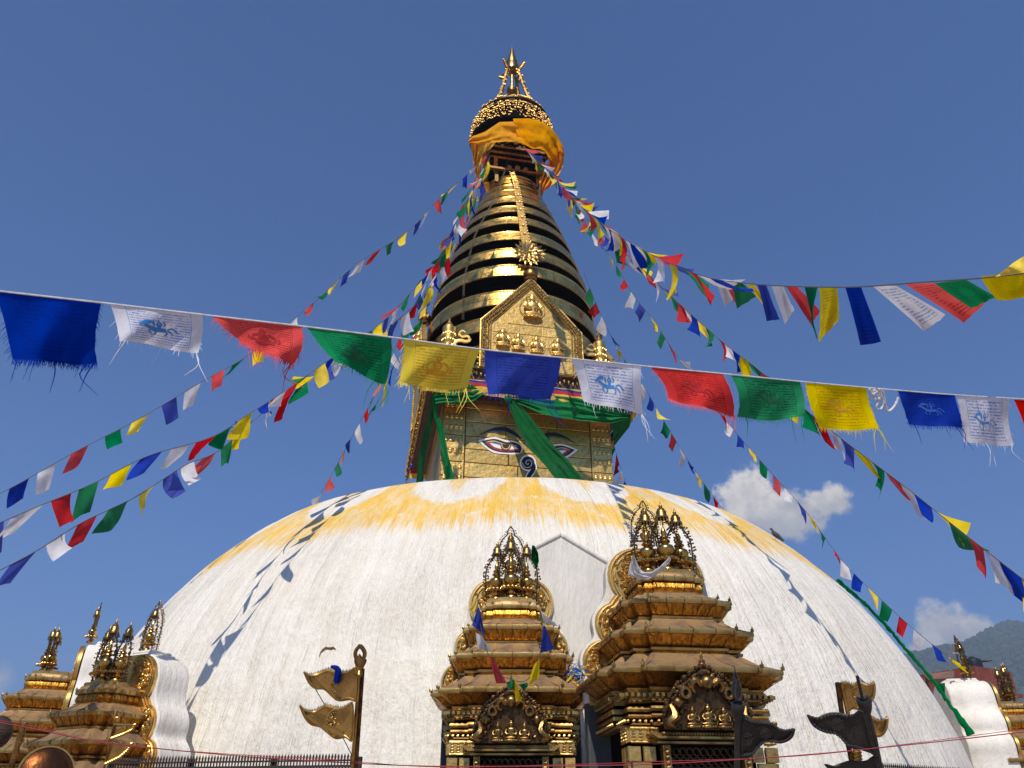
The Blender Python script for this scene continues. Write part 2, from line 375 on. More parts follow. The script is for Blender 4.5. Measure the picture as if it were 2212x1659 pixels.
# dome
DA, DB, DN, DZ0, DZT = 10.315, 10.4617, 2.3824, -.794, 7.85
prof = []
for i in range(90):
    q = i/89*math.pi/2; z = DZ0 + DB*math.sin(q)**(2/DN); r = DA*math.cos(q)**(2/DN)
    if z < DZT - .12 and z > 0: prof.append((r, z))
rt = prof[-1][0]; prof = [(prof[0][0], 0)] + prof + [(rt-.10, DZT-.04), (rt-.28, DZT-.005), (rt-.6, DZT+.01), (.0, DZT+.05)]
def dome_r(z):
    for (a, za), (b, zb) in zip(prof, prof[1:]):
        if za <= z <= zb: return a + (b-a)*(z-za)/max(zb-za, 1e-6)
    return 0
dm, t, b = newmat('dome_plaster'); co = obco(t); X, Y, Z = t.sep(co)
rr = t.m('SQRT', t.m('ADD', t.m('MULTIPLY', X, X), t.m('MULTIPLY', Y, Y)))
phi = t.m('ARCTAN2', X, t.m('MULTIPLY', Y, -1.0))
ds = t.m('SQRT', t.m('ADD', t.m('POWER', t.m('MAXIMUM', t.m('SUBTRACT', rr, 6.55), 0.), 2), t.m('POWER', t.m('MAXIMUM', t.m('SUBTRACT', 7.86, Z), 0.), 2)))
arc = t.m('ADD', t.m('MULTIPLY', phi, 8.5), t.m('ADD', t.m('MULTIPLY', t.noise(co, .7, 2), .16), t.m('MULTIPLY', t.noise(co, 3.0, 2), .014)))
DPH = R(20); tt = t.m('SUBTRACT', t.m('FRACT', t.m('ADD', t.m('DIVIDE', t.m('ADD', phi, R(8.5)), DPH), 20.5)), .5)
aa = t.m('MULTIPLY', tt, DPH*7.2*1.55)
wav = t.m('MULTIPLY', t.m('SUBTRACT', t.noise(t.xyz(arc, ds, 0.), 1.7, 6, .7), .5), .62)
dist = t.m('ADD', t.m('SQRT', t.m('ADD', t.m('MULTIPLY', aa, aa), t.m('POWER', t.m('MULTIPLY', ds, .95), 2))), wav)
disc = t.ss(dist, 1.40, 1.56)                                   # 0 inside the bare half-discs
drip = t.noise(t.xyz(t.m('MULTIPLY', arc, 13.), t.m('MULTIPLY', ds, .35), 0.), 1, 3, .7)
drip2 = t.noise(t.xyz(t.m('MULTIPLY', arc, 2.1), 0., 5.), 1, 2)
low = t.m('ADD', t.m('ADD', 1.28, t.m('MULTIPLY', drip, 1.5)), t.m('MULTIPLY', drip2, .7))
low = t.m('ADD', low, t.m('MULTIPLY', t.m('COSINE', t.m('MULTIPLY', tt, 2*math.pi)), .12))
yel = t.m('MULTIPLY', disc, t.m('SUBTRACT', 1.0, t.ss(t.m('SUBTRACT', ds, low), -.30, .16)))
splat = t.m('MULTIPLY', t.ss(t.m('SUBTRACT', t.m('ADD', t.m('ABSOLUTE', t.m('MULTIPLY', aa, 1.3)), t.m('MULTIPLY', ds, .75)), t.m('MULTIPLY', drip, 1.5)), -.12, .08, 1, 0), .75)
yel = t.m('MAXIMUM', yel, splat)
yel = t.m('MULTIPLY', yel, t.ss(t.noise(t.xyz(arc, t.m('MULTIPLY', ds, .8), 2.), 3.2, 6, .68), .24, .44))
st1 = t.noise(t.xyz(t.m('MULTIPLY', arc, 4.2), t.m('MULTIPLY', Z, .34), 0.), 1, 6, .70)
st2 = t.noise(t.xyz(t.m('MULTIPLY', arc, 19.), t.m('MULTIPLY', Z, 1.0), 4.), 1, 4, .66)
blotch = t.noise(co, .7, 4, .6)
fl = t.noise(t.xyz(t.m('MULTIPLY', arc, 3.), t.m('MULTIPLY', Z, 2.), 9.), 3, 6, .7)
base = t.mix(t.ss(st1, .36, .66), (.84, .80, .715), (.745, .69, .59))
base = t.mix(t.m('MULTIPLY', t.ss(blotch, .45, .72), t.ss(Z, 2, 6.5, .45, .10)), base, (.68, .63, .55))
base = t.mix(t.m('MULTIPLY', t.ss(st2, .62, .76), .42), base, (.60, .55, .47))
base = t.mix(t.m('MULTIPLY', t.ss(st2, .28, .20), .6), base, (.87, .845, .775))
base = t.mix(t.m('MULTIPLY', t.ss(fl, .68, .75), .55), base, (.40, .36, .31))
base = t.mix(t.m('MULTIPLY', t.ss(t.noise(t.xyz(arc, Z, 0.), 1.1, 5, .7), .58, .72), t.ss(Z, 4.2, 6.8, 0, .4)), base, (.80, .60, .30))
base = t.mix(t.m('MULTIPLY', t.ss(t.noise(t.xyz(t.m('MULTIPLY', arc, .8), t.m('MULTIPLY', Z, .6), 21.), 1, 6, .68), .47, .56), .35), base, (.87, .845, .78))
ycol = t.mix(t.ss(drip, .3, .7), (.86, .58, .13), (.83, .49, .07))
base = t.mix(t.m('MULTIPLY', yel, t.ss(t.noise(t.xyz(t.m('MULTIPLY', arc, 2.6), t.m('MULTIPLY', ds, 1.3), 7.), 1, 6, .72), .30, .62, .40, 1.0)), base, ycol)
t.put(b.inputs['Base Color'], base); b.inputs['Roughness'].default_value = .82; b.inputs['Specular IOR Level'].default_value = .25
rid = t.m('ABSOLUTE', t.m('SUBTRACT', t.noise(t.xyz(t.m('MULTIPLY', arc, 6.5), t.m('MULTIPLY', Z, .22), 12.), 1, 3, .6), .5)); drp = t.ss(rid, .0, .09, 1, 0)
brk = t.ss(t.noise(t.xyz(t.m('MULTIPLY', arc, 1.2), t.m('MULTIPLY', Z, .9), 3.), 1, 4, .6), .42, .6)
drp = t.m('MULTIPLY', drp, brk)
coat = t.ss(t.noise(t.xyz(t.m('MULTIPLY', arc, .8), t.m('MULTIPLY', Z, .6), 21.), 1, 6, .68), .47, .53)
hgt = t.m('ADD', t.m('ADD', t.m('MULTIPLY', drp, .07), t.m('MULTIPLY', coat, .05)), t.m('MULTIPLY', st1, .9))
hgt = t.m('ADD', hgt, t.m('ADD', t.m('MULTIPLY', t.m('MULTIPLY', st2, t.ss(blotch, .35, .65, .15, .8)), .6), t.m('MULTIPLY', t.noise(co, 9, 5, .65), .22)))
t.put(b.inputs['Normal'], t.bump(hgt, .12, 1))
m = MB(); m.lathe(prof, 220, cap=False)
for i, p in enumerate(m.v):                                   # hand-laid plaster is never quite round
    p = V(p); a = math.atan2(p.x, -p.y); q = 1 + .0035*NZ.noise((a*5, p.z*.6, 0)) + .0022*NZ.noise((a*17, p.z*1.6, 5))
    m.v[i] = (p.x*q, p.y*q, p.z)
dome = m.build('dome', 'dome_plaster', ST, 60)

# harmika: the square block with the eyes
HR = TH
m = MB(); m.box((0, 0, 10.3), (2*HW-.03, 2*HW-.03, 5.0)); m.box((0, 0, 12.55), (2*2.78, 2*2.78, 1.2), mi=1); m.box((0, 0, 12.02), (2*2.6, 2*2.6, .5), mi=1)
harm = m.build('harmika', ['recess_black', 'wood_dark'], ST, 0, rz=HR)
rows = [7.85, 8.6, 9.2, 9.62, 10.03, 10.42, 10.80, 11.22, 11.62, 12.0]
PM = {}
def panel(parent, nm, w, h, th=.016, mt='gilt_wall', bev=.008):
    key = (round(w, 3), round(h, 3), mt)
    if key not in PM:
        m = MB(); x, z = w/2, h/2
        m.loft([[V((-x, 0, -z)), V((x, 0, -z)), V((x, 0, z)), V((-x, 0, z))], [V((-x, -th*.6, -z)), V((x, -th*.6, -z)), V((x, -th*.6, z)), V((-x, -th*.6, z))],
                [V((-x+bev, -th, -z+bev)), V((x-bev, -th, -z+bev)), V((x-bev, -th, z-bev)), V((-x+bev, -th, z-bev))]])
        PM[key] = m.mesh(nm, mt, 0)
    return link(nm, PM[key], parent)
def wall_panels(par, side):
    rot = {'front': 0, 'left': -math.pi/2, 'right': math.pi/2}[side]
    for i, (a, c) in enumerate(zip(rows, rows[1:])):
        cols = [-HW, -1.72]
        k = rnd.choice([(-.62, .55), (-.3, .8), (-.95, .05, .98), (-.55, .62)]); cols += list(k) + [1.72, HW]
        for x0, x1 in zip(cols, cols[1:]):
            o = panel(par, 'panel', x1-x0-.018, c-a-.018)
            q = M.Rotation(rot, 4, 'Z') @ V(((x0+x1)/2, -HW + rnd.uniform(-.004, .004), (a+c)/2)).to_4d()
            o.location = q.to_3d(); o.rotation_euler = (rnd.uniform(-.009, .009), 0, rot + rnd.uniform(-.009, .009))
for s_ in ('front', 'left'): wall_panels(harm, s_)
# pilaster lotus reliefs on the front corners
for sx in (-1, 1):
    m = MB()
    for z in (8.9, 9.6, 10.35, 11.05, 11.7):
        for dz, fl_ in ((0, 1), (.26, -1)):
            for k in range(4):
                x = sx*2.03 + (k-1.5)*.13; zz = z + dz
                m.ball((x, -HW-.02, zz), (.062, .035, .045), 8, 5); m.ball((x, -HW-.02, zz - .05*fl_), (.05, .03, .05), 7, 4)
            m.box((sx*2.03, -HW-.02, z+dz+.06*fl_), (.56, .03, .03))
        m.box((sx*2.03, -HW-.02, z+.13), (.52, .035, .10))
        m.box((sx*1.76, -HW-.015, z+.2), (.035, .03, .55))
    m.build('lotus_relief', 'gilt_wall', harm)
# painted eyes, brows and nose curl: flat paint on the front, a few millimetres proud
MI_H = M.Rotation(-TH, 4, 'Z')
def Z4(u, v, off):
    p = PLN((1180 + u/7.373)/1.15732, (1020 + v/7.373)/1.15732, HN, HW + .02)
    q = MI_H @ p; return V((q.x, -HW - .022 - off, q.z))
def spline(pts, closed=True, k=6):
    P = [V((*p, 0)) for p in pts]; n = len(P); out = []
    for i in range(n):
        a, b_, c, d = P[i-1], P[i], P[(i+1) % n], P[(i+2) % n]
        sharp = getattr(spline, 'sharp', ())
        for j in range(k):
            f = j/k
            ta = (c-a)*.5 if i not in sharp else (c-b_)*.6; tb = (d-b_)*.5 if (i+1) % n not in sharp else (c-b_)*.6
            h = b_*(2*f**3-3*f*f+1) + ta*(f**3-2*f*f+f) + c*(-2*f**3+3*f*f) + tb*(f**3-f*f); out.append((h.x, h.y))
    return out
EYE_M = ['eye_white', 'eye_navy', 'eye_red', 'eye_peach', 'eye_blue', 'eye_grey', 'eye_iris']
def poly(m, pts, lay, mi, mir=False, sharp=()):
    spline.sharp = sharp; P = [Z4(u, v, .004 + .003*lay) for u, v in spline(pts)]
    if mir: P = [V((-.02 - p.x, p.y, p.z - .03)) for p in P][::-1]
    k = len(m.v); m.v += [tuple(p) for p in P]; m.f.append(list(range(k, k+len(P)))); m.mi.append(mi)
for mir in (False, True):
    m = MB()
    poly(m, [(110,600),(260,560),(400,537),(520,560),(620,595),(740,600),(850,640),(920,700),(930,770),(900,830),(850,852),(700,856),(520,845),(400,825),(300,770),(200,690)], 0, 0, mir, (0,))
    poly(m, [(170,610),(300,585),(400,572),(500,590),(620,630),(740,632),(840,660),(900,710),(910,770),(880,835),(830,825),(620,825),(450,800),(330,750),(240,680)], 1, 1, mir, (0,))
    poly(m, [(245,637),(330,608),(420,606),(520,640),(640,672),(800,686),(850,715),(800,700),(640,688),(520,658),(420,625),(330,632)], 2, 3, mir, (0, 6))
    poly(m, [(250,645),(320,648),(400,715),(500,752),(640,772),(855,762),(850,788),(640,803),(480,788),(360,738)], 2, 2, mir, (0,))
    poly(m, [(325,652),(400,640),(500,668),(600,693),(720,708),(800,718),(850,758),(780,766),(640,770),(500,750),(400,716)], 3, 0, mir, (0, 6))
    poly(m, [(345,650),(420,643),(520,676),(620,700),(540,694),(440,668)], 4, 4, mir, (0, 3))
    arc_ = lambda cx, cy, r_, a0, a1, n_: [(cx + r_*math.cos(a0+(a1-a0)*i/n_), cy + r_*math.sin(a0+(a1-a0)*i/n_)) for i in range(n_+1)]
    poly(m, arc_(620, 690, 97, -.05, math.pi+.3, 12), 5, 1, mir, (0, 12)); poly(m, arc_(620, 690, 82, 0, math.pi+.25, 12), 6, 3, mir, (0, 12)); poly(m, arc_(620, 688, 64, 0, math.pi+.2, 12), 7, 6, mir, (0, 12))
    m.build('painted_eye', EYE_M, harm, 0)
    m = MB()
    poly(m, [(90,535),(200,460),(330,390),(450,358),(570,352),(680,375),(790,440),(880,530),(915,585),(800,515),(700,465),(600,432),(480,432),(360,428),(250,455)], 0, 1, mir, (0, 8))
    poly(m, [(250,455),(360,420),(480,418),(600,420),(700,455),(600,432),(480,432),(360,430)], 1, 5, mir, (0, 4))
    m.build('painted_brow', EYE_M, harm, 0)
m = MB()
def nose(w_, lay, mi, rr_):
    P = arc_(1030, 1015, rr_, R(95), R(380), 26); tail = [(1150, 1090), (1115, 1160), (1070, 1220), (1040, 1280), (1035, 1370)]
    k = len(m.v); cen = Z4(1030, 1015, .004+.003*lay); m.v.append(tuple(cen)); m.v += [tuple(Z4(u, v, .004+.003*lay)) for u, v in arc_(1030, 1015, rr_, 0, 2*math.pi, 36)]
    for i in range(36): m.f.append([k, k+1+i, k+2+i]); m.mi.append(mi)
    pth = [Z4(u, v, .005+.003*lay) for u, v in [p[:2] for p in smooth_path([(1110, 1010, 0), (1140, 1080, 0)] + [(*p, 0) for p in tail[1:]], 16)]]
    m.ribbon(pth, [w_]*len(pth), V((0, 1, 0)), mi)
nose(.165, 0, 0, 150); nose(.105, 1.5, 1, 122)
sp = [(1030 + (10+ q*10)*math.cos(q*1.0+.4), 1018 + (10+q*10)*math.sin(q*1.0+.4)) for q in [i*.35 for i in range(27)]]
m.ribbon([Z4(u, v, .015) for u, v in sp], .016, V((0, 1, 0)), 0)
m.build('painted_nose_curl', EYE_M, harm, 0)

# cornice trim with hanging beads
m = MB()
for q in range(4):
    mx = M.Rotation(q*math.pi/2, 4, 'Z')
    for zz, off, h in ((13.12, 2.86, .07), (12.93, 2.84, .045), (12.62, 2.82, .05), (12.2, 2.80, .06)): m.box((0, -off, zz), (2*off, .12, h), mtx=mx)
    for i in range(46):
        x = -2.75 + 5.5*i/45
        m.ball((x, -2.86, 13.03), .035, 5, 4, mtx=mx)
        for k in range(3): m.ball((x + rnd.uniform(-.03, .03), -2.85, 12.78 - k*.07 + rnd.uniform(-.03, .03)), rnd.uniform(.02, .045), 5, 3, mtx=mx)
        m.ball((x, -2.83, 12.44 + rnd.uniform(-.05, .05)), (.035, .03, .07), 5, 4, mtx=mx)
m.build('cornice_trim', 'gilt_relief', harm)
# bead curtain hanging along the left eave
m = MB()
for i in range(34):
    y = -2.75 + 5.5*i/33; L = rnd.uniform(.18, .32) + (.45 if i > 30 else 0)
    for k in range(int(L/.055)): m.ball((-2.92 + rnd.uniform(-.03, .03), y + rnd.uniform(-.02, .02), 12.0 - .055*k), rnd.uniform(.018, .034), 5, 3)
    m.ball((-2.92, y, 12.0 - L - .05), (.03, .03, .05), 5, 4)
m.build('bead_curtain', 'bronze_light', harm, kind='stuff')

# seated figure used in the reliefs (one continuous lathe-and-limb mesh per figure)
def figure(m, c, s, base=True, halo=True, mi=0, up=V((0, 0, 1)), rt=V((1, 0, 0)), fw=V((0, -1, 0))):
    def T(x, y, z): return V(c) + rt*(x*s) + fw*(y*s) + up*(z*s)
    mx = M((( rt.x*s, -fw.x*s*.42, up.x*s, c[0]), (rt.y*s, -fw.y*s*.42, up.y*s, c[1]), (rt.z*s, -fw.z*s*.42, up.z*s, c[2]), (0, 0, 0, 1)))
    if base:
        m.lathe([(.36, 0), (.40, .03), (.37, .07), (.41, .11), (.38, .14)], 14, mtx=mx, mi=mi)
        for k in range(9): a = math.pi + math.pi*k/8; m.ball((.39*math.cos(a), .39*math.sin(a), .07), (.06, .06, .05), 5, 4, mtx=mx, mi=mi)
    m.ball((0, -.02, .24), (.42, .26, .10), 10, 6, mtx=mx, mi=mi)                                   # crossed legs
    m.lathe([(.21, .25), (.2, .42), (.25, .6), (.29, .74), (.22, .82), (.09, .86), (.08, .92)], 12, mtx=mx, mi=mi)
    m.ball((0, -.03, 1.04), (.14, .16, .165), 10, 7, mtx=mx, mi=mi); m.ball((0, 0, 1.21), (.065, .08, .07), 6, 4, mtx=mx, mi=mi)
    for sx in (-1, 1):
        m.tube([mx @ V(p) for p in ((sx*.28, -.04, .76), (sx*.36, -.12, .58), (sx*.30, -.28, .44), (sx*.06, -.38, .5))], [.075*s, .07*s, .06*s, .045*s], 6, mi)
    if halo:
        m.tube([mx @ V((.27*math.sin(a), .1, 1.06 + .27*math.cos(a))) for a in [2*math.pi*i/18 for i in range(19)]], .014*s, 5, mi, cap=False)
        m.tube([mx @ V((.56*math.sin(a), .1, .55 + .6*math.cos(a))) for a in [R(-140) + R(280)*i/18 for i in range(19)]], .014*s, 5, mi)
# gables on the cornice
GZ = 12.62
OUT = [(-1.46, GZ), (-1.46, 14.15), (0, 15.82), (1.46, 14.05), (1.46, GZ)]
def gable(side):
    rot = {'front': 0, 'left': -math.pi/2, 'right': math.pi/2}[side]
    m = MB(); m.prism([(x, -2.93, z) for x, z in OUT], (0, .13, 0))
    g = m.build('gable', 'gilt_wall', ST, 0, rz=TH + rot)
    if side == 'front': g['label'] = 'gilded pointed gable with seated figures above the painted eyes'
    m = MB()
    P = [V((x, -2.96, z)) for x, z in OUT]
    for off, r, sp_ in ((.05, .045, .075), (.13, .05, .085), (.22, .035, .06)):
        cx = V((0, -2.96, 13.9)); Q = [P[0] + V((off, 0, 0)), P[1] + V((off, 0, -off*.4)), P[2] + V((0, 0, -off*1.35)), P[3] + V((-off, 0, -off*.4)), P[4] + V((-off, 0, 0))]
        L = sum((a-b_).length for a, b_ in zip(Q, Q[1:]))
        for p in resample(Q, int(L/sp_)): m.ball(p + V((rnd.uniform(-.008, .008), 0, rnd.uniform(-.008, .008))), r*rnd.uniform(.75, 1.1), 6, 4)
    m.tube([p + V((0, .02, 0)) for p in P], .028, 6); Q = [P[0]+V((.29,.02,0)), P[1]+V((.29,.02,-.1)), P[2]+V((0,.02,-.38)), P[3]+V((-.29,.02,-.1)), P[4]+V((-.29,.02,0))]; m.tube(Q, .02, 5)
    m.build('bead_border', 'gilt_wall', g)
    if side == 'front':
        for x, z, s in ((.02, 14.35, .66), (-.84, 13.30, .46), (-.40, 13.22, .44), (.12, 13.18, .44), (.74, 13.16, .48)):
            m = MB(); figure(m, (x, -2.99, z), s); m.build('seated_figure', 'gilt_relief', g, label=('largest seated gilded figure at the top of the gable' if s > .6 else None))
        zz = [12.64, 13.05, 13.42, 13.8, 14.12, 14.5, 15.0]
        for a, c in zip(zz, zz[1:]):
            hwid = 1.14 if c <= 14.12 else max(.2, (15.30 - c)*.88)
            k = max(1, int(hwid*2/.62)); cs = sorted([-hwid, hwid] + [-hwid + 2*hwid*(i+1)/k + rnd.uniform(-.12, .12) for i in range(k-1)])
            for x0, x1 in zip(cs, cs[1:]):
                o = panel(g, 'panel', x1-x0-.012, c-a-.012, .01); o.location = ((x0+x1)/2, -2.932, (a+c)/2); o.rotation_euler = (rnd.uniform(-.006, .006), 0, rnd.uniform(-.006, .006))
    m = MB(); m.lathe([(.16, 0), (.2, .05), (.12, .1), (.22, .16), (.22, .26), (.1, .3), (.12, .36), (.05, .4), (.07, .47), (.02, .52), (.045, .57), (0, .63)], 12, (0, -2.85, 15.78)); m.build('gable_finial', 'bronze_light', g)
    return g
for s_ in ('front', 'left', 'right'): gable(s_)
# corner victory banners on the cornice and scroll ornaments beside the gable
def victory(c, s=1.0):
    m = MB(); m.lathe([(.30, 0), (.33, .04), (.27, .1), (.22, .2), (.235, .22), (.235, .42), (.215, .43), (.215, .47), (.235, .48), (.235, .66), (.215, .67), (.22, .70), (.225, .9), (.2, .93), (.1, 1.0), (.12, 1.05), (.05, 1.1), (.06, 1.17), (.02, 1.22), (.05, 1.27), (.0, 1.33)], 18)
    for i in range(12): a = 2*math.pi*i/12; m.ball((.31*math.cos(a), .31*math.sin(a), .0), (.06, .06, .09), 5, 4)
    for z in (.32, .57):
        for i in range(16): a = 2*math.pi*i/16; m.ball((.235*math.cos(a), .235*math.sin(a), z), (.03, .03, .05), 5, 4)
    o = m.build('victory_banner', 'gilt_relief', ST); o.location = c; o.scale = (s,)*3
for x, y in ((-2.32, -2.75), (2.02, -2.75)): victory(HD*x + HN*(-y) + V((0, 0, 13.16)), .8)
victory(HD*-3.0 + V((0, 0, 15.0)) + HN*.0, .75)
for sx in (-1, 1):
    base = HD*(1.9*sx - (.05 if sx < 0 else .14)) + HN*2.8 + V((0, 0, 13.1))
    pts = [(.1, 0), (-.22, .12), (-.3, .32), (-.1, .46), (.16, .44), (.28, .54), (.18, .68), (-.02, .62), (-.12, .76), (-.02, .9), (.1, .84)]
    P = [base + HD*(x*-sx*.75) + V((0, 0, z*.75)) for x, z in [p[:2] for p in smooth_path([(a_, b_, 0) for a_, b_ in pts], 40)]]
    m = MB(); wdt = [.13 - .09*i/39 for i in range(40)]
    for off in (0, .06): m.ribbon([p + HN*off for p in P], wdt, HN)
    m.tube([p + HN*.03 for p in P], [x*.42 for x in wdt], 6)
    m.build('scroll_ornament', 'gilt_relief', ST)

# spire: thirteen rings on a dark core
RG = [(21.81, 21.68, 1.03, 1.06), (21.62, 21.43, 1.06, 1.11), (21.29, 21.05, 1.13, 1.23), (20.87, 20.52, 1.31, 1.46), (20.36, 20.05, 1.51, 1.63), (19.74, 19.40, 1.72, 1.86), (19.02, 18.70, 1.96, 2.08),
      (18.22, 17.83, 2.19, 2.32), (17.31, 16.94, 2.46, 2.54), (16.56, 16.16, 2.60, 2.66), (15.50, 15.04, 2.72, 2.74), (14.61, 14.18, 2.72, 2.74), (13.72, 13.3, 2.66, 2.68)]
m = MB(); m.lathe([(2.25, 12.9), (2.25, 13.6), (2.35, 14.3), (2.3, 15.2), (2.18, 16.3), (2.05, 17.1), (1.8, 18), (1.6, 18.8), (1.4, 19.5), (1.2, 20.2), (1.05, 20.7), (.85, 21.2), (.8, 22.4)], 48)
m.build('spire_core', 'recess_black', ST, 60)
PLC = {}
for k, (z1, z0, rtop, r) in enumerate(RG):
    z0 -= .055; h = z1 - z0; tp = r - rtop
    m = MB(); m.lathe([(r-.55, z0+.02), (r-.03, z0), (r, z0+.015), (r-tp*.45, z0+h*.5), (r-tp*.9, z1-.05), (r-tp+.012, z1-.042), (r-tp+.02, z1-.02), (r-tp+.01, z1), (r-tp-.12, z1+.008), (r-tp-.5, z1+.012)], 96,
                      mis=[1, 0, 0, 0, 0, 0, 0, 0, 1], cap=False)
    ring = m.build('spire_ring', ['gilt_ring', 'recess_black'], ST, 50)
    if 3 < k < 12:
        nrow = 2; lo = z0 + .012; hh = (h - .085)/nrow
        cnt = max(10, int(2*math.pi*r/.56)); da = 2*math.pi/cnt
        for q in range(nrow):
            za, zb = lo + q*hh + .004, lo + (q+1)*hh - .004
            m = MB(); pts = []
            for zz in (za, zb):
                f = (zz - z0)/h; rz_ = r - tp*f
                pts.append([V(((rz_+.009)*math.sin(da*(j/5-.5)*.985), -(rz_+.009)*math.cos(da*(j/5-.5)*.985), zz)) for j in range(6)])
            inn = [[V((p.x*.99, p.y*.99, p.z)) for p in row] for row in pts]
            m.grid([inn[0], pts[0], pts[1], inn[1]])
            me = m.mesh('plate', 'gilt_plate', 35); o0 = rnd.random()*da
            for i in range(-int(R(96)/da), int(R(96)/da)+1):
                o = link('plate', me, ring); s = 1 + rnd.uniform(-.0028, .0018); o.scale = (s, s, 1); o.rotation_euler.z = i*da + o0
# pendant ribbon and its flower tip
m = MB(); path = []
ppx = [(1106, 372), (1114, 395), (1119, 420), (1124, 450), (1129, 480), (1133, 505), (1138, 530)]
for i, (u, v) in enumerate(ppx): path.append(CYL(u, v, [1.2, 1.38, 1.64, 1.92, 2.16, 2.34, 2.52][i]))
path = smooth_path(path, 30)
m.ribbon(path, [.17 + .10*i/29 for i in range(30)], [V((p.x, p.y, 0)).normalized() for p in path])
m.ribbon([p*1 - V((p.x, p.y, 0)).normalized()*.03 for p in path], [.17 + .10*i/29 for i in range(30)], [V((p.x, p.y, 0)).normalized() for p in path])
for i, p in enumerate(path):
    for s in (-1, 1): m.ball(p + V((s*(.075 + .045*i/29), -.015, 0)), .022, 5, 3)
    if i % 3 == 1: m.ball(p + V((0, -.02, 0)), (.05, .03, .05), 6, 4)
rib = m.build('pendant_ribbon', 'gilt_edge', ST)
m = MB(); fc = CYL(1143, 549, 2.74); nrm = V((fc.x, fc.y, 0)).normalized(); rt_ = V((-nrm.y, nrm.x, 0)); up_ = V((0, 0, 1))
for rad, nn, lr in ((.05, 6, .085), (.14, 9, .1), (.25, 13, .1), (.37, 17, .095)):
    for i in range(nn):
        a = 2*math.pi*i/nn + rad*9; p = fc + rt_*(rad*math.cos(a)*1.02) + up_*(rad*math.sin(a)*.92) + nrm*(.1 - rad*.12)
        tip = p + (rt_*math.cos(a) + up_*math.sin(a))*lr*1.7 + nrm*.03; sd = (up_*math.cos(a) - rt_*math.sin(a))*lr*.8
        m.add([p - (tip-p)*.3, p + sd, tip, p - sd, p + nrm*.03], [(0, 1, 4), (1, 2, 4), (2, 3, 4), (3, 0, 4)])
m.ball(fc + nrm*.1, .07, 8, 6); m.tube([fc + up_*.3, fc + nrm*-.02 + up_*.0], .1, 8)
m.build('pendant_flower', 'gilt_edge', ST)
# square frame and finial under and above the parasol
m = MB(); mx = M.Rotation(TH, 4, 'Z')
for z, hw_, h in ((21.98, 1.06, .09), (22.62, .93, .1), (22.82, .98, .1), (23.05, 1.04, .1)):
    for q in range(4): m.box((0, -hw_, z), (2*hw_+.12, .12, h), mtx=mx @ M.Rotation(q*math.pi/2, 4, 'Z'))
for sx in (-1, 1):
    for sy in (-1, 1): m.box((sx*.78, sy*.95, 22.25), (.13, .13, .62), mtx=mx); m.box((sx*.74, sy*.93, 21.7), (.12, .12, .5), mtx=mx)
for x in (-.3, 0, .3): m.ball((x, -1.04, 22.14 + (.03 if x == 0 else 0)), (.1, .06, .13), 8, 6, mtx=mx)
for i in range(40): m.ball((rnd.uniform(-.8, .8), -.92, rnd.uniform(23.15, 23.7)), (rnd.uniform(.03, .08), .05, rnd.uniform(.03, .08)), 6, 4, mtx=mx)
m.build('square_frame', 'bronze_light', ST)
m = MB(); m.box((0, 0, 23.2), (1.7, 1.7, 1.5), mtx=mx); m.lathe([(.95, 22.2), (.95, 22.6), (.8, 23)], 20); m.build('frame_core', 'recess_black', ST, 0)
# parasol with pierced skirts
PC = V((.03, 0, 0)); tilt = M.Translation((0, 0, 24.95)) @ M.Rotation(R(8), 4, 'X') @ M.Translation((0, 0, -24.6))
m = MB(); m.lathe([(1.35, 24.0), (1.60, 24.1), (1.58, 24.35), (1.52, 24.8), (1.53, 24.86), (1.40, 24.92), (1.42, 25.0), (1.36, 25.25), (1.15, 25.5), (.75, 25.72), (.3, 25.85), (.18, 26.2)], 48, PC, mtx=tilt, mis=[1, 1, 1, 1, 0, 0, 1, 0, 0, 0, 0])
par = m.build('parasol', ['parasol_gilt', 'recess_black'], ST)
m = MB()
for k in range(16):
    for i in range(14):
        a = 2*math.pi*(k*14+i+.5)/224
        for j in range(6):
            zz = 24.22 + .11*j + rnd.uniform(-.02, .02) - (.05 if 2 < i % 7 < 5 and j == 0 else 0); rr_ = 1.615 - .06*(zz-24.2)/.6
            (rnd.random() < .62) and m.ball(tilt @ V((rr_*math.cos(a), rr_*math.sin(a), zz)), rnd.uniform(.02, .045), 5, 3)
m.build('parasol_skirt', 'parasol_gilt', par)
m = MB()
for i in range(120):
    a = 2*math.pi*i/120
    for j in range(4):
        zz = 24.98 + .1*j; m.ball(tilt @ V(((1.43-.06*j)*math.cos(a), (1.43-.06*j)*math.sin(a), zz)), rnd.uniform(.02, .045), 5, 3) if rnd.random() < .75 else None
    if i % 5 == 0:
        pass
    for j in range(7):
        (rnd.random() < .6) and m.ball(tilt @ V(((1.30-.11*j)*math.cos(a), (1.30-.11*j)*math.sin(a), 25.36+.065*j)), rnd.uniform(.03, .06), 5, 4)
m.build('parasol_crest', 'parasol_gilt', par)
m = MB(); m.lathe([(.2, 25.7), (.26, 25.9), (.3, 26.1), (.2, 26.3), (.12, 26.5), (.16, 26.6), (.09, 26.7), (.13, 26.85), (.06, 27.0), (.06, 27.3), (.2, 27.35), (.22, 27.5), (.05, 27.55), (.045, 28.6), (.26, 28.65), (.28, 28.9), (.2, 29.05), (.22, 29.15), (.12, 29.6), (.08, 29.95), (.03, 30.1), (0, 30.3)], 14)
m.build('spire_finial', 'bronze_light', ST)
m = MB()
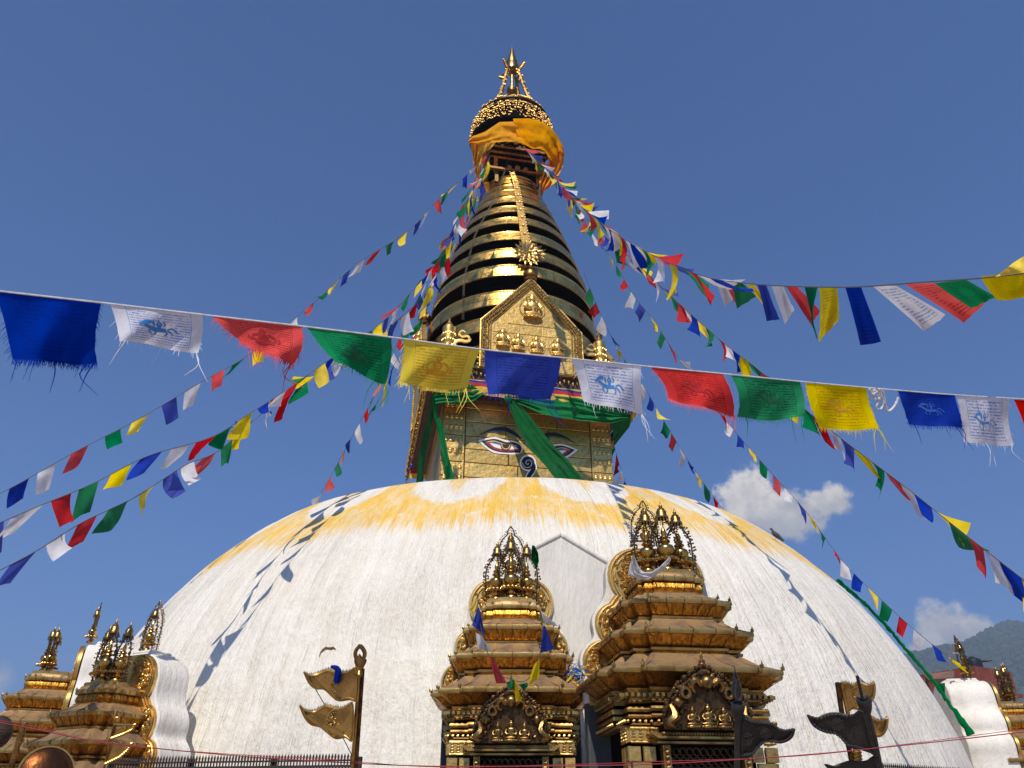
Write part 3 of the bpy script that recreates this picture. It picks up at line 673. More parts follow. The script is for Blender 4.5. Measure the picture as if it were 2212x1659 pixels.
for q in range(4):
    a = TH + R(45) + q*math.pi/2
    P = [V((math.cos(a)*x, math.sin(a)*x, z)) for x, z in ((1.08, 25.7), (.82, 26.4), (.6, 27.2), (.42, 28.0), (.3, 28.5))]
    pp = smooth_path(P, 14); m.tube(pp, .07, 6)
    for p in pp:
        for k in range(3): m.ball(p + V((rnd.uniform(-.07, .07), rnd.uniform(-.07, .07), rnd.uniform(-.08, .08))), rnd.uniform(.03, .06), 5, 3)
    tip = P[-1]; d = V((math.cos(a), math.sin(a), 0))
    for k in range(5): m.add([tip, tip + d*.12 + V((0, 0, .02*k)), tip + d*(.42 - .04*k) + V((0, 0, .10*k + .02)), tip + d*.12 + V((0, 0, .12 + .05*k))], [(0, 1, 2, 3)]); m.ball(tip + d*(.1 + .05*k) + V((0, 0, .05*k)), .06, 5, 4)
m.tube([V((-.55, -.1, 26.9)), V((.55, -.1, 26.9))], .015, 4)
m.build('finial_stay', 'parasol_gilt', ST)
# plaster gable wall standing out of the dome behind the two middle shrines
gn = V((math.sin(R(6)), -math.cos(R(6)), 0))
def GW(u, v, off=9.78): return PLN(u, v, gn, off)
A = [GW(1211, 1157), GW(1330, 1228), GW(1345, 1560), GW(1105, 1560), GW(1135, 1195)]
m = MB(); m.prism(A, -gn*2.2); gw_ = m.build('plaster_gable_wall', 'plaster_grey', ST, 0, label='grey smooth pointed plaster wall between the two middle shrines')
m = MB()
for a_, b_ in ((A[4], A[0]), (A[0], A[1])):
    d = (b_-a_).normalized(); nn_ = d.cross(gn); nn_ = nn_ if nn_.z > 0 else -nn_
    m.prism([a_ + gn*.03 - nn_*.02, b_ + gn*.03 + (d*.0) - nn_*.02, b_ + gn*.03 + nn_*.055 + d*.04, a_ + gn*.03 + nn_*.055 - d*.0], -gn*2.1)
gc_ = m.build('plaster_coping', 'plaster_grey', ST, 0)
for o in (gw_, gc_): bv = o.modifiers.new('soft', 'BEVEL'); bv.width = .035; bv.segments = 3
# ------------------------------------------------------------------ gilded shrines set against the dome
def plan(h, c, p, z):
    k = h - p
    return [V(q) for q in ((-c,-h,z),(c,-h,z),(c,-k,z),(k,-k,z),(k,-c,z),(h,-c,z),(h,c,z),(k,c,z),(k,k,z),(c,k,z),(c,h,z),(-c,h,z),(-c,k,z),(-k,k,z),(-k,c,z),(-h,c,z),(-h,-c,z),(-k,-c,z),(-k,-k,z),(-c,-k,z))]
TIERS = [(.955, 3.10, .74), (.76, 3.52, .60), (.607, 3.88, .47), (.387, 4.19, .33)]      # eave half-width, eave height, neck half-width
VASE = [(.075, 0), (.08, .02), (.06, .05), (.03, .075), (.035, .1), (.1, .115), (.105, .15), (.06, .165), (.045, .18), (.075, .21), (.088, .25), (.075, .29), (.035, .315), (.032, .33), (.055, .345), (.05, .36), (.028, .375), (.045, .39), (.04, .405), (.02, .42), (.03, .45), (.018, .49), (0, .54)]
FM = {}
def finial_meshes():
    m = MB(); m.lathe(VASE, 16)
    for i in range(14): a = 2*math.pi*i/14; m.ball((.105*math.cos(a), .105*math.sin(a), .135), (.026, .026, .022), 5, 4)
    FM['vase'] = m.mesh('finial', 'gilt_vase', 50)
    m = MB()
    for s in (-1, 1):
        P = smooth_path([(s*.115, 0, 0), (s*.125, 0, .2), (s*.13, 0, .34), (s*.115, 0, .45), (s*.07, 0, .55), (s*.015, 0, .63)], 32)
        m.tube(P, .009, 5)
        for i, p in enumerate(P):
            for q in (-1, 1):
                e = p + V((q*rnd.uniform(.018, .034), rnd.uniform(-.03, .03), rnd.uniform(-.008, .028))); d = (e-p)
                m.add([p, p.lerp(e, .5) + V((0, .012, .010)), e, p.lerp(e, .5) - V((0, .012, .010))], [(0, 1, 2), (0, 2, 3)]); m.ball(e, rnd.uniform(.008, .014), 5, 3)
    FM['arch'] = m.mesh('leaf_arch', 'bronze_leaf', 50)
    m = MB(); m.lathe([(.062, .62), (.066, .635), (.05, .66), (.052, .7), (.035, .72), (.038, .73), (.015, .75), (.02, .77), (.008, .79), (0, .85)], 12)
    for i in range(12):
        a = 2*math.pi*i/12
        for k in range(3): m.ball((.06*math.cos(a), .06*math.sin(a), .62 - .022*k), .009, 4, 3)
    m.tube([(0, 0, .5), (0, 0, .64)], .006, 4)
    FM['parasol'] = m.mesh('parasol', 'bronze_light', 50)
    m = MB()                                                    # tall rear arch
    for s in (-1, 1):
        P = smooth_path([(s*.2, 0, 0), (s*.2, 0, .35), (s*.19, 0, .52), (s*.13, 0, .68), (s*.06, 0, .76), (s*.045, 0, .84), (0, 0, .92)], 34); m.tube(P, .010, 5)
        for i, p in enumerate(P[:-4]):
            for q in (-1, 1): e = p + V((q*rnd.uniform(.02, .035), rnd.uniform(-.01, .01), rnd.uniform(.01, .03))); m.add([p, p.lerp(e, .5) + V((0, .01, .008)), e, p.lerp(e, .5) - V((0, .01, .008))], [(0, 1, 2), (0, 2, 3)]); m.ball(e, rnd.uniform(.008, .013), 5, 3)
    m.tube([(0, 0, .5), (0, 0, .92)], .006, 4)
    FM['tall'] = m.mesh('tall_arch', 'bronze_leaf', 50)
finial_meshes()
def finial(par, loc, s=1.0, tall=False, wide=1.0):
    o = link('finial', FM['vase'], par, loc=loc); o.scale = (s*wide*1.12, s*wide*1.12, s); o.rotation_euler = (R(rnd.uniform(-2, 2)), R(rnd.uniform(-2, 2)), 0)
    link('leaf_arch', FM['arch'], o); link('parasol', FM['parasol'], o)
    if tall: q = link('tall_arch', FM['tall'], o); q.location = (0, .03, 0)
    return o
def lobes():
    P = [(.86, 2.9), (.86, 3.05)]
    for cx, cz, r, a0, a1 in ((.66, 3.36, .26, -50, 75), (.50, 3.80, .26, -45, 70), (.22, 4.38, .36, -38, 90)):
        P += [(cx + r*math.cos(R(a0 + (a1-a0)*i/9)), cz + r*math.sin(R(a0 + (a1-a0)*i/9))) for i in range(10)]
    return P
LB = lobes(); LOUT = LB + [(-x, z) for x, z in LB[::-1]]
def roof_mesh():
    m = MB(); secs = []; mis = []
    zz0 = None
    for k, (e, ze, n_) in enumerate(TIERS):
        nx = TIERS[k+1][2] if k < 3 else .30
        p = .085*e/.95 + .02; c = e*.60
        def S(h, z, cc=None): secs.append(plan(h, (cc or h*.62), min(p, h*.14), z))
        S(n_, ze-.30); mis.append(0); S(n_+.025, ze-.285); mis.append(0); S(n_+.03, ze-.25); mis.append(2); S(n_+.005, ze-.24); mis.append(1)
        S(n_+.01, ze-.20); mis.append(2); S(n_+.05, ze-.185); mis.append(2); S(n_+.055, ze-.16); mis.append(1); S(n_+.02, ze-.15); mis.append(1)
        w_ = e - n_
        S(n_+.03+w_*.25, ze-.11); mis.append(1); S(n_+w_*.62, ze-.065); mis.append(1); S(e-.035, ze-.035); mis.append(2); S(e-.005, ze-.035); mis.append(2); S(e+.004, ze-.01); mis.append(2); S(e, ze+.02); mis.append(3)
        rise = .2 if k == 0 else (.17 if k == 1 else .14)
        S(e-.025, ze+.024); mis.append(3); S(nx+(e-nx)*.5, ze+rise*.5); mis.append(3)
        S(nx+.05, ze+(rise if k < 3 else .06)); mis.append(3 if k < 3 else 0)
    S_ = lambda h, z: secs.append(plan(h, h*.62, h*.14, z))
    S_(.32, 4.26); mis.append(0); S_(.32, 4.31); mis.append(0)
    mis = mis[:len(secs)-1]
    m.loft(secs, mis)
    for k, (e, ze, n_) in enumerate(TIERS):
        nx = TIERS[k+1][2] if k < 3 else .30
        for q in range(4):
            mx_ = M.Rotation(q*math.pi/2, 4, 'Z')
            for f in (-.58, -.3, .02, .33, .58):
                bk = .0 if abs(f) < .6 else (.085*e/.95 + .02 if e > .5 else e*.14)
                P = [(f*n_, -(n_+.035-bk), ze-.145), (f*(n_*.6+e*.4), -(n_+(e-n_)*.62+.012-bk), ze-.072), (f*e, -(e-.03-bk), ze-.043), (f*e, -(e+.006-bk), ze-.02), (f*e, -(e+.002-bk), ze+.022)]
                m.tube([mx_ @ V((x, y, z)) for x, y, z in P], .0042, 4, 4)
                rise = (.2, .17, .14, .06)[k]; P = [(f*e, -(e+.002-bk), ze+.026), (f*(nx*.5+e*.5), -(nx+(e-nx)*.5-bk), ze+rise*.5), (f*(nx+.05), -(nx+.05-bk*.6), ze+rise)]
                m.tube([mx_ @ V((x, y, z)) for x, y, z in P], .005, 4, 3)
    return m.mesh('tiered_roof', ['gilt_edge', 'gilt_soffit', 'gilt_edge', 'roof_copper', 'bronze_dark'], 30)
ROOF = roof_mesh()
HORN = MB(); HORN.add([(0, 0, -.03), (.022, .022, .0), (-.0, .035, .0), (.012, .0, .09), (-.02, -.02, 0)], [(0, 1, 3), (1, 2, 3), (2, 4, 3), (4, 0, 3), (0, 4, 2, 1)]); HORN.box((0, 0, 0), (.045, .045, .05))
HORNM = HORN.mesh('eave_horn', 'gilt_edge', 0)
def torana_mesh():
    m = MB(); P = [(-.40, 0), (-.42, .12), (-.37, .26), (-.29, .38), (-.16, .49), (0, .58), (.16, .49), (.29, .38), (.37, .26), (.42, .12), (.40, 0)]
    m.prism([(x, 0, z) for x, z in P], (0, .07, 0))
    for q, r_ in ((1.0, .026), (.9, .03), (.8, .024)):
        for p in resample([(x*q, -.01, .02 + z*q) for x, z in P], int(62*q)): m.ball(p + V((rnd.uniform(-.01, .01), 0, rnd.uniform(-.01, .01))), r_*rnd.uniform(.6, 1.15), 5, 4)
    for i in range(90):
        x = rnd.uniform(-.33, .33); z = rnd.uniform(.03, .5)
        if (x/.36)**2 + (z/.52)**2 < 1 and ((x/.24)**2 + ((z-.02)/.34)**2 > 1): m.ball((x, -.015, z), (rnd.uniform(.012, .035), .03, rnd.uniform(.012, .035)), 5, 4)
    for s in (-1, 1):
        m.tube([(s*.21 + .04*math.cos(a), -.05, .33 + .045*math.sin(a)) for a in [2*math.pi*i/14 for i in range(15)]], .02, 6, 1, cap=False)
        m.tube(smooth_path([(s*.05, -.05, .40), (s*.11, -.07, .45), (s*.15, -.06, .40), (s*.13, -.05, .34)], 10), [.03, .035, .035, .03, .03, .028, .026, .024, .022, .02], 6, 1)
        m.ball((s*.29, -.04, .24), (.045, .04, .05), 8, 6, 1); m.tube(smooth_path([(s*.36, -.03, .22), (s*.33, -.06, .12), (s*.4, -.06, .06), (s*.34, -.05, .02)], 10), [.02, .03, .035, .04, .045, .045, .04, .035, .03, .02], 6, 1)
    m.ball((0, -.06, .43), (.07, .06, .065), 10, 7, 1); m.tube([(0, -.1, .43), (0, -.14, .40), (0, -.13, .37)], [.025, .02, .008], 6, 1)
    for x, s in ((-.15, .15), (0, .17), (.15, .15)): figure(m, (x, -.03, .015), s, True, True, 1)
    m.lathe([(.04, 0), (.045, .03), (.03, .05), (.035, .07), (.012, .09), (.016, .11), (0, .16)], 10, (0, .03, .57), 1)
    return m.mesh('torana', ['bronze_dark', 'bronze_light'], 45)
TORANA = torana_mesh()
def body_meshes():
    B = {}
    m = MB(); m.box((0, .15, 1.45), (1.30, 1.0, 2.9)); m.box((0, 0, .35), (2.0, 2.0, .7), mi=1); B['core'] = m.mesh('shrine_body', ['recess_black', 'paving'], 0)
    m = MB()
    for z, h, hw_ in ((2.90, .035, .78), (2.80, .03, .765), (2.715, .045, .80), (2.655, .035, .79), (2.585, .03, .755)):
        m.loft([plan(hw_, hw_*.62, .1, z), plan(hw_+.012, hw_*.62, .1, z+h*.5), plan(hw_, hw_*.62, .1, z+h)])
    for q in range(4):
        mx_ = M.Rotation(q*math.pi/2, 4, 'Z')
        for i in range(26):
            x = -.72 + 1.44*i/25; yy = -.745 if abs(x) > .47 else -.79
            m.box((x, yy, 2.865), (.03, .07, .035), mtx=mx_); m.ball((x, yy-.005, 2.84), .014, 4, 3, mtx=mx_); m.ball((x, yy, 2.62), (.02, .025, .02), 5, 4, mtx=mx_)
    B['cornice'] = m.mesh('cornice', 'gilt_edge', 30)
    m = MB()
    for i in range(11):                                         # pierced door lattice
        for j in range(8): m.tube([(-.33+.066*i + .028*math.cos(a), -.70, 1.78+.082*j + .034*math.sin(a)) for a in [2*math.pi*k/8 for k in range(9)]], .009, 4, cap=False)
    m.box((0, -.66, 1.9), (.7, .02, 1.1), mi=1)
    B['lattice'] = m.mesh('door_lattice', ['bronze_dark', 'recess_black'], 45)
    m = MB()
    for s in (-1, 1):
        m.box((s*.385, -.76, 1.85), (.07, .1, 1.1))
        for j in range(24): m.ball((s*.385, -.82, 1.35+.045*j), (.026, .02, .02), 5, 4)
    m.loft([plan(.52, .50, .02, 0)[:0] or [V((x, y, z)) for x, y in ((-.46, -.78), (.46, -.78), (.46, -.62), (-.46, -.62))] for z in (2.42, 2.44)])
    P = [(-.55, 2.50), (-.48, 2.455), (.48, 2.455), (.55, 2.50), (.5, 2.52), (.45, 2.475), (-.45, 2.475), (-.5, 2.52)]
    m.prism([(x, -.90, z) for x, z in P], (0, .28, 0)); m.box((0, -.82, 2.50), (.86, .1, .03))
    for i in range(30): m.ball((-.42+.84*i/29, -.88, 2.50), .016, 5, 4)
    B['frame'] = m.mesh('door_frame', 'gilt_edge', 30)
    for nm, w_, h in (('block', .20, .135), ('block_small', .135, .135)):
        m = MB(); x, z = w_/2, h/2
        m.loft([[V((-x, 0, -z)), V((x, 0, -z)), V((x, 0, z)), V((-x, 0, z))], [V((-x, -.02, -z)), V((x, -.02, -z)), V((x, -.02, z)), V((-x, -.02, z))], [V((-x+.006, -.028, -z+.006)), V((x-.006, -.028, -z+.006)), V((x-.006, -.028, z-.006)), V((-x+.006, -.028, z-.006))]])
        B[nm] = m.mesh('block', 'gilt_block', 0)
    m = MB()                                                    # embossed capital
    m.box((0, -.01, 0), (.21, .03, .13))
    for i in range(3):
        for k in range(4): m.ball(((i-1)*.07, -.03, -.045+.03*k), (.026-.004*k, .018, .017), 6, 4)
    m.tube([(-.1, -.03, .06), (.1, -.03, .06)], .012, 5); m.tube([(-.1, -.03, -.065), (.1, -.03, -.065)], .01, 5)
    B['capital'] = m.mesh('capital', 'gilt_block', 40)
    m = MB()
    P = [V((x, 0, z)) for x, z in LOUT]; m.prism(P, (0, .05, 0))
    half = len(LB)
    for off in (.03, .075):
        for s in (-1, 1):
            pts = [(s*(x-off), -.012, z - off*.4) for x, z in LB[1:]]
            m.tube(pts, .012, 5)
    for s in (-1, 1):
        for cx, cz, r in ((.66, 3.36, .26), (.50, 3.80, .26), (.22, 4.38, .36), (.1, 4.5, .2)):
            for i in range(int(150*r)):
                a = R(rnd.uniform(-60, 95)); q = r*rnd.uniform(.25, .8); p = V((s*(cx + q*math.cos(a)), -.01, cz + q*math.sin(a)))
                m.ball(p, (rnd.uniform(.016, .04), .03, rnd.uniform(.016, .04)), 6, 4)
    m.prism
    B['screen'] = m.mesh('scrolled_screen', 'gilt_relief', 45)
    m = MB(); SM = [V((x, z, 0)) for x, z in LB]
    for _ in range(5): SM = [SM[0]] + [(SM[i-1] + SM[i]*2 + SM[i+1])/4 for i in range(1, len(SM)-1)] + [SM[-1]]
    Q = [(p.x+.04, p.y+.02) for p in SM] + [(-p.x-.04, p.y+.02) for p in SM[::-1]]
    m.prism([V((x, .052, z)) for x, z in Q], (0, .62, 0)); m.box((0, .36, 1.5), (1.78, .6, 3.0), mi=1); m.box((0, .38, 4.76), (.5, .5, .07)); m.box((0, .36, 4.81), (.42, .44, .05))
    B['plaster'] = m.mesh('plaster_back', ['plaster_white', 'wall_dark'], 40)
    return B
BD = body_meshes()
def shrine(label, loc, yaw, screen_y=.32, front=True, s=1.0, dz=0, fins=((-.2, -.12, 1.0), (.0, -.2, 1.06), (.2, -.12, 1.0)), rear=1.3, bdepth=1.0, rdy=.3):
    T = thing('shrine', label, 'shrine', (loc[0], loc[1], dz), yaw, 'gilded shrines around the dome'); T.scale = (s, s, 1)
    link('shrine_body', BD['core'], T); link('tiered_roof', ROOF, T); link('cornice', BD['cornice'], T)
    for (e, ze, n_) in TIERS:
        p = min(.085*e/.95 + .02, e*.14); k = e - p; c = e*.62
        for x, y in ((-c, -e), (c, -e), (k, -k), (-k, -k), (e, -c), (-e, -c)):
            o = link('eave_horn', HORNM, T, loc=(x*1.0, y*1.0, ze+.03)); o.rotation_euler.z = math.atan2(y, x); q = e/.955*.42+.26; o.scale = (q, q, q)
    if front:
        link('door_lattice', BD['lattice'], T); link('door_frame', BD['frame'], T); o = link('torana', TORANA, T, loc=(0, -.92, 2.53)); o.rotation_euler.x = R(4)
    sides = ((0, -.735),) ; rots = (0, -math.pi/2, math.pi/2) if front else (-math.pi/2, math.pi/2)
    for rt_ in rots:
        mx_ = M.Rotation(rt_, 4, 'Z')
        for sx in (-1, 1):
            for j in range(7):
                z = 1.62 + .142*j
                if j < 6:
                    xs_ = [(sx*.60, 'block')] if (j % 2 == 0) else [(sx*.525, 'block_small'), (sx*.665, 'block_small')]
                else: xs_ = []
                for x, nm in xs_:
                    o = link('block', BD[nm], T); p = mx_ @ V((x + rnd.uniform(-.002, .002), -.70 + rnd.uniform(-.003, .003), z)); o.location = p; o.rotation_euler.z = rt_; o.scale.x = .93 if nm == 'block' else .9
            o = link('capital', BD['capital'], T, loc=mx_ @ V((sx*.60, -.70, 2.50))); o.rotation_euler.z = rt_
            if rt_ == 0:
                o = link('capital', BD['capital'], T, loc=(sx*.47, -.70, 2.50)); o.scale.x = .5
    o = link('scrolled_screen', BD['screen'], T, loc=(0, screen_y, 0)); q = link('plaster_back', BD['plaster'], T, loc=(0, screen_y, 0)); q.scale.y = bdepth; bv = q.modifiers.new('soft', 'BEVEL'); bv.width = .03; bv.segments = 2; bv.limit_method = 'ANGLE'
    for x, y, f in fins: finial(T, (x, y, 4.31), f)
    if rear: finial(T, (0, screen_y + rdy, 4.83), rear, True)
    return T
S1 = shrine('smaller-looking gilded shrine with prayer flags draped over its roofs, left of the middle pair', (-.01, -10.75), 0, .30, rear=.84)
S2 = shrine('gilded shrine with a white scarf over its finials, right of the middle pair', (1.80, -11.98), R(7), .25, bdepth=.25, s=1.05, rear=.74)
a_ = R(-30); S3 = shrine('gilded shrine at lower left with the scrolled screen and white plaster flank facing right', (11.15*math.sin(a_), -11.15*math.cos(a_)), R(-27), .22, True, .95, -.85, bdepth=.95, rear=.82, rdy=.22)
a_ = R(-43.5); S4 = shrine('leftmost gilded shrine, cut by the left edge, with a white lobed plaster back', (10.8*math.sin(a_), -10.8*math.cos(a_)), R(-66), .3, True, 1, -.40, bdepth=1.4, rear=.74, rdy=.08, fins=((-.2, -.12, .85), (.0, -.2, .9), (.2, -.12, .85)))
a_ = R(78); S5 = shrine('rightmost gilded shrine, cut by the right edge, below the brick house', (11.35*math.sin(a_), -11.35*math.cos(a_)), R(80), .28, True, 1, -.1, bdepth=1.5, rear=1.1)

# ------------------------------------------------------------------ metal banners, railings, lamp disc, cord
def flat(pts, d): return [PD(u, v, d) for u, v in pts]
def zoomA(u, v): return ((700 + u/4.88)/1.15732, (1580 + v/4.88)/1.15732)
def zoomB(u, v): return ((1980 + u/5.925)/1.15732, (1640 + v/5.925)/1.15732)
def zoomC(u, v): return ((1400 + u/2.439)/1.15732, (1240 + v/2.439)/1.15732)
def zoomD(u, v): return ((u/3.607)/1.15732, (1460 + v/3.607)/1.15732)
def flagplate(T, pts, dep, Zf, mt, teeth=None, emblem=None, bow=.06, name='flag_plate', band=True):
    P0 = [Zf(*p) for p in pts]; spline.sharp = tuple(i for i in range(len(pts)) if i in getattr(flagplate, 'sharp', ()))
    S = spline(P0, k=4); us = [p[0] for p in S]; u0, u1 = min(us), max(us)
    def dp(u): return dep + bow*math.sin((u-u0)/(u1-u0)*math.pi*1.5)
    m = MB(); m.prism([PD(u, v, dp(u)) for u, v in S], FW*.012)
    o = m.build(name, mt, T, 35)
    if band:
        m = MB(); cu = sum(us)/len(us); cv = sum(p[1] for p in S)/len(S)
        m.tube([PD(u + (cu-u)*.07, v + (cv-v)*.1, dp(u)-.006) for u, v in S + S[:1]], .007, 5, cap=False); m.tube([PD(u, v, dp(u)) for u, v in S + S[:1]], .006, 5, cap=False)
        m.build('rim', mt, o)
    if teeth:
        m = MB(); Q = resample([(*Zf(*p), 0) for p in teeth], int(len(teeth)*7))
        for i, (a, b_) in enumerate(zip(Q, Q[1:])):
            mid = (a+b_)/2; L = rnd.uniform(4.5, 8); tx = rnd.uniform(-1.5, 1.5)
            d = dp(mid.x); m.add([PD(a.x, a.y, d), PD(b_.x, b_.y, d), PD(mid.x + tx, mid.y - L, d-.004), PD(mid.x, mid.y+1, d+.012)], [(0, 1, 2), (0, 2, 3), (1, 3, 2)])
        m.build('tooth_edge', 'bronze_dark', o, 0)
    if emblem:
        (eu, ev, er) = emblem; m = MB(); eu, ev = Zf(eu, ev)
        d = dp(eu) - .008; sc_ = d/FPX
        for rr_, nn in ((er, 22), (er*.78, 17)):
            for i in range(nn): a = 2*math.pi*i/nn; m.ball(PD(eu + rr_*.72*math.cos(a), ev + rr_*math.sin(a)*(1.05 if math.sin(a) > 0 else 1.25), d), sc_*er*.085, 5, 3)
        m.tube([PD(eu + er*.85*math.cos(a), ev + er*1.22*math.sin(a), d) for a in [2*math.pi*i/24 for i in range(25)]], sc_*er*.07, 5, cap=False)
        for i in range(16): m.ball(PD(eu + rnd.uniform(-.4, .4)*er, ev + rnd.uniform(-.6, .6)*er, d), sc_*er*rnd.uniform(.06, .14), 5, 4)
        m.build('emblem', 'gilt_relief' if 'iron' not in mt else mt, o)
    return o
def pole(T, pts, d, rad, mt, name='pole', n=10):
    P = [PD(u, v, d) for u, v in pts]; low = P[-1].copy(); dirn = (P[-1]-P[0]).normalized()
    k = (low.z - 0)/max(-dirn.z, .2); P.append(low + dirn*k)
    m = MB(); m.tube(P, rad, n); return m.build(name, mt, T)
# left pair of gilded flags
T = thing('metal_banner', 'pair of gilded metal flags flying left from a pole with a flame tip', 'banner'); d = 6.3
pole(T, [zoomA(975, 440), zoomA(905, 1400), zoomA(885, 1655)], d, .017, 'gilt_edge')
m = MB(); m.tube([PD(*zoomA(1010, 450), d), PD(*zoomA(945, 1400), d), PD(*zoomA(925, 1655), d)], .016, 8)
for i in range(60):
    f = i/59; u, v = zoomA(1030 - 72*f, 460 + 880*f); p = PD(u, v, d); m.add([p - V((.03, 0, .008)), p - V((.03, 0, -.008)), p + V((rnd.uniform(.0, .012), -.005, .0)), p - V((.03, -.012, 0))], [(0, 1, 2), (1, 3, 2), (3, 0, 2)])
m.build('spiked_spine', 'bronze_dark', T)
flagplate.sharp = (0,)
f1 = [(290,490),(330,520),(420,520),(510,480),(580,455),(650,470),(730,490),(840,480),(950,445),(945,820),(850,825),(720,840),(640,790),(540,700),(430,690),(350,620)]
flagplate(T, f1, d, zoomA, 'banner_copper', f1[:9], (725, 665, 22))
f2 = [(240,900),(290,950),(400,970),(480,930),(560,890),(640,910),(720,930),(800,910),(890,880),(885,1310),(800,1285),(680,1300),(590,1240),(490,1160),(380,1130),(300,1040)]
flagplate(T, f2, d, zoomA, 'banner_copper', f2[:9], (675, 1110, 24))
m = MB(); m.lathe([(.012, -.14), (.03, -.12), (.02, -.09), (.05, -.02), (.052, 0), (.02, .01)], 12, PD(*zoomA(982, 335), d))
fl_ = [(975,165),(935,215),(918,265),(940,330),(1010,330),(1035,265),(1015,210),(975,165)]
m.tube([PD(*zoomA(*p), d) for p in [q[:2] for q in smooth_path([(a, b_, 0) for a, b_ in fl_], 26)]], .017, 6)
m.tube([PD(*zoomA(975, 330), d), PD(*zoomA(970, 270), d)], [.03, .006], 6)
for p in smooth_path([(a, b_, 0) for a, b_ in fl_], 30):
    c = V((975, 260, 0)); e = p + (p-c)*.22; m.tube([PD(*zoomA(p.x, p.y), d), PD(*zoomA(e.x, e.y), d)], [.009, .002], 4)
m.build('flame_tip', 'bronze_light', T)
m = MB()
for (a, c) in (((435, 700), (540, 880)), ((765, 1285), (870, 1490))): m.tube([PD(*zoomA(*a), d+.01), PD(*zoomA(*c), d+.01)], .004, 4)
m.build('stay_wire', 'iron_black', T)
m = MB(); P = [PD(*zoomA(*p), d-.03) for p in ((620, 425), (660, 430), (700, 450), (715, 500), (705, 560), (695, 620))]; P = smooth_path(P, 14); m.tube(P, [.012+.008*math.sin(i/13*math.pi)+.01*(i/13) for i in range(14)], 7)
P2 = smooth_path([PD(*zoomA(*p), d-.035) for p in ((690, 470), (680, 540), (668, 600))], 8); m.tube(P2, .013, 6)
m.build('tied_rag', 'flag_blue', None, label='dark blue rag knotted over the upper left gilded flag', cat='rag')
# right pair of gilded flags
T = thing('metal_banner', 'pair of gilded metal flags flying right, partly behind a black flag', 'banner'); d = 6.9
pole(T, [zoomB(735, 420), zoomB(830, 860), zoomB(960, 1500)], d, .018, 'gilt_edge')
m = MB(); m.tube([PD(*zoomB(675, 400), d), PD(*zoomB(740, 860), d), PD(*zoomB(880, 1540), d)], .024, 8)
for i in range(34): f = i/33; p = PD(*zoomB(640 + 190*f, 410 + 920*f), d); m.add([p + V((.03, 0, .01)), p + V((.03, 0, -.01)), p - V((.006, .005, 0)), p + V((.03, .012, 0))], [(0, 1, 2), (1, 3, 2), (3, 0, 2)])
m.build('spiked_spine', 'bronze_dark', T)
flagplate.sharp = (0, 8)
f1 = [(720,400),(800,390),(870,420),(920,430),(970,380),(1050,400),(1130,430),(1190,410),(1222,395),(1235,480),(1215,620),(1150,700),(1060,740),(1000,790),(900,780),(810,790)]
flagplate(T, f1, d, zoomB, 'banner_copper', f1[:9], (960, 600, 17))
f2 = [(1010,860),(1090,830),(1160,890),(1230,930),(1300,965),(1370,940),(1420,910),(1420,1000),(1390,1110),(1320,1185),(1230,1200),(1140,1230),(1020,1250)]; flagplate.sharp = (0, 6)
flagplate(T, f2, d, zoomB, 'banner_copper', f2[:7], None)
m = MB(); 
for k, q in enumerate((1430, 1480, 1530)): m.lathe([(.02, -.03), (.05, 0), (.02, .03)], 10, PD(*zoomB(955 + k*5, q), d))
m.build('pole_collar', 'gilt_edge', T)
# black iron flags
def black_banner(label, polep, cup, fl, d, Zf, emb, spear=None, second=None):
    T = thing('iron_banner', label, 'banner'); pole(T, [Zf(*p) for p in polep], d, .021, 'iron_black')
    c = PD(*Zf(*cup), d); dr = (PD(*Zf(*polep[0]), d) - PD(*Zf(*polep[-1]), d)).normalized(); mx = M.Translation(c) @ dr.to_track_quat('Z', 'Y').to_matrix().to_4x4()
    m = MB(); m.lathe([(.022, -.11), (.036, -.08), (.046, -.04), (.05, .0), (.046, .008), (.03, 0), (.015, -.02)], 14, mtx=mx); m.build('cup', 'iron_black', T)
    if spear:
        m = MB(); a, b_ = (PD(*Zf(*p), d) for p in spear)
        if len(spear) == 2: m.tube([a, b_], .011, 6)
        m.build('spear_rod', 'iron_black', T)
    o = flagplate(T, fl, d, Zf, 'iron_black', None, None, .05)
    m = MB(); S = [Zf(*p) for p in fl]
    for (eu, ev, er) in emb:
        eu, ev = Zf(eu, ev); k = d/FPX
        for q in (1, .7, .4): m.tube([PD(eu + er*q*math.cos(a), ev + er*q*math.sin(a), d-.005) for a in [2*math.pi*i/16 for i in range(17)]], k*er*.07, 4, cap=False)
        for i in range(10): a = 2*math.pi*i/10; m.ball(PD(eu + er*1.15*math.cos(a), ev + er*1.15*math.sin(a), d-.005), k*er*.12, 5, 3)
    cu = sum(p[0] for p in S)/len(S); cv = sum(p[1] for p in S)/len(S)
    for p in resample([(*q, 0) for q in S], 46): m.ball(PD(p.x + (cu-p.x)*.06, p.y + (cv-p.y)*.08, d+.0), .012, 5, 3)
    m.build('emblem', 'iron_relief', o)
    return T
mat('iron_relief', (.07, .066, .062), (.035, .032, .03), .35, .5, .5, 20)
flagplate.sharp = (0,)
TA = black_banner('black iron flag flying left on a leaning pole, in front of gilded flags', [(1060, 620), (1100, 800), (1210, 1200), (1300, 1655)], (1060, 640),
             [(230,880),(300,905),(380,920),(460,880),(560,848),(680,845),(800,875),(920,870),(1070,800),(1190,1250),(1250,1480),(1160,1430),(1000,1380),(850,1350),(780,1280),(720,1210),(640,1150),(500,1130),(380,1080),(300,1010)], 5.3, zoomB, [(675, 1010, 11), (1020, 1120, 14)], [(965, 295), (1040, 610)])
fl3 = [(490,1610),(600,1640),(700,1610),(850,1560),(1000,1570),(1130,1550),(1230,1500),(1300,1760),(1000,1800),(700,1760),(580,1700)]
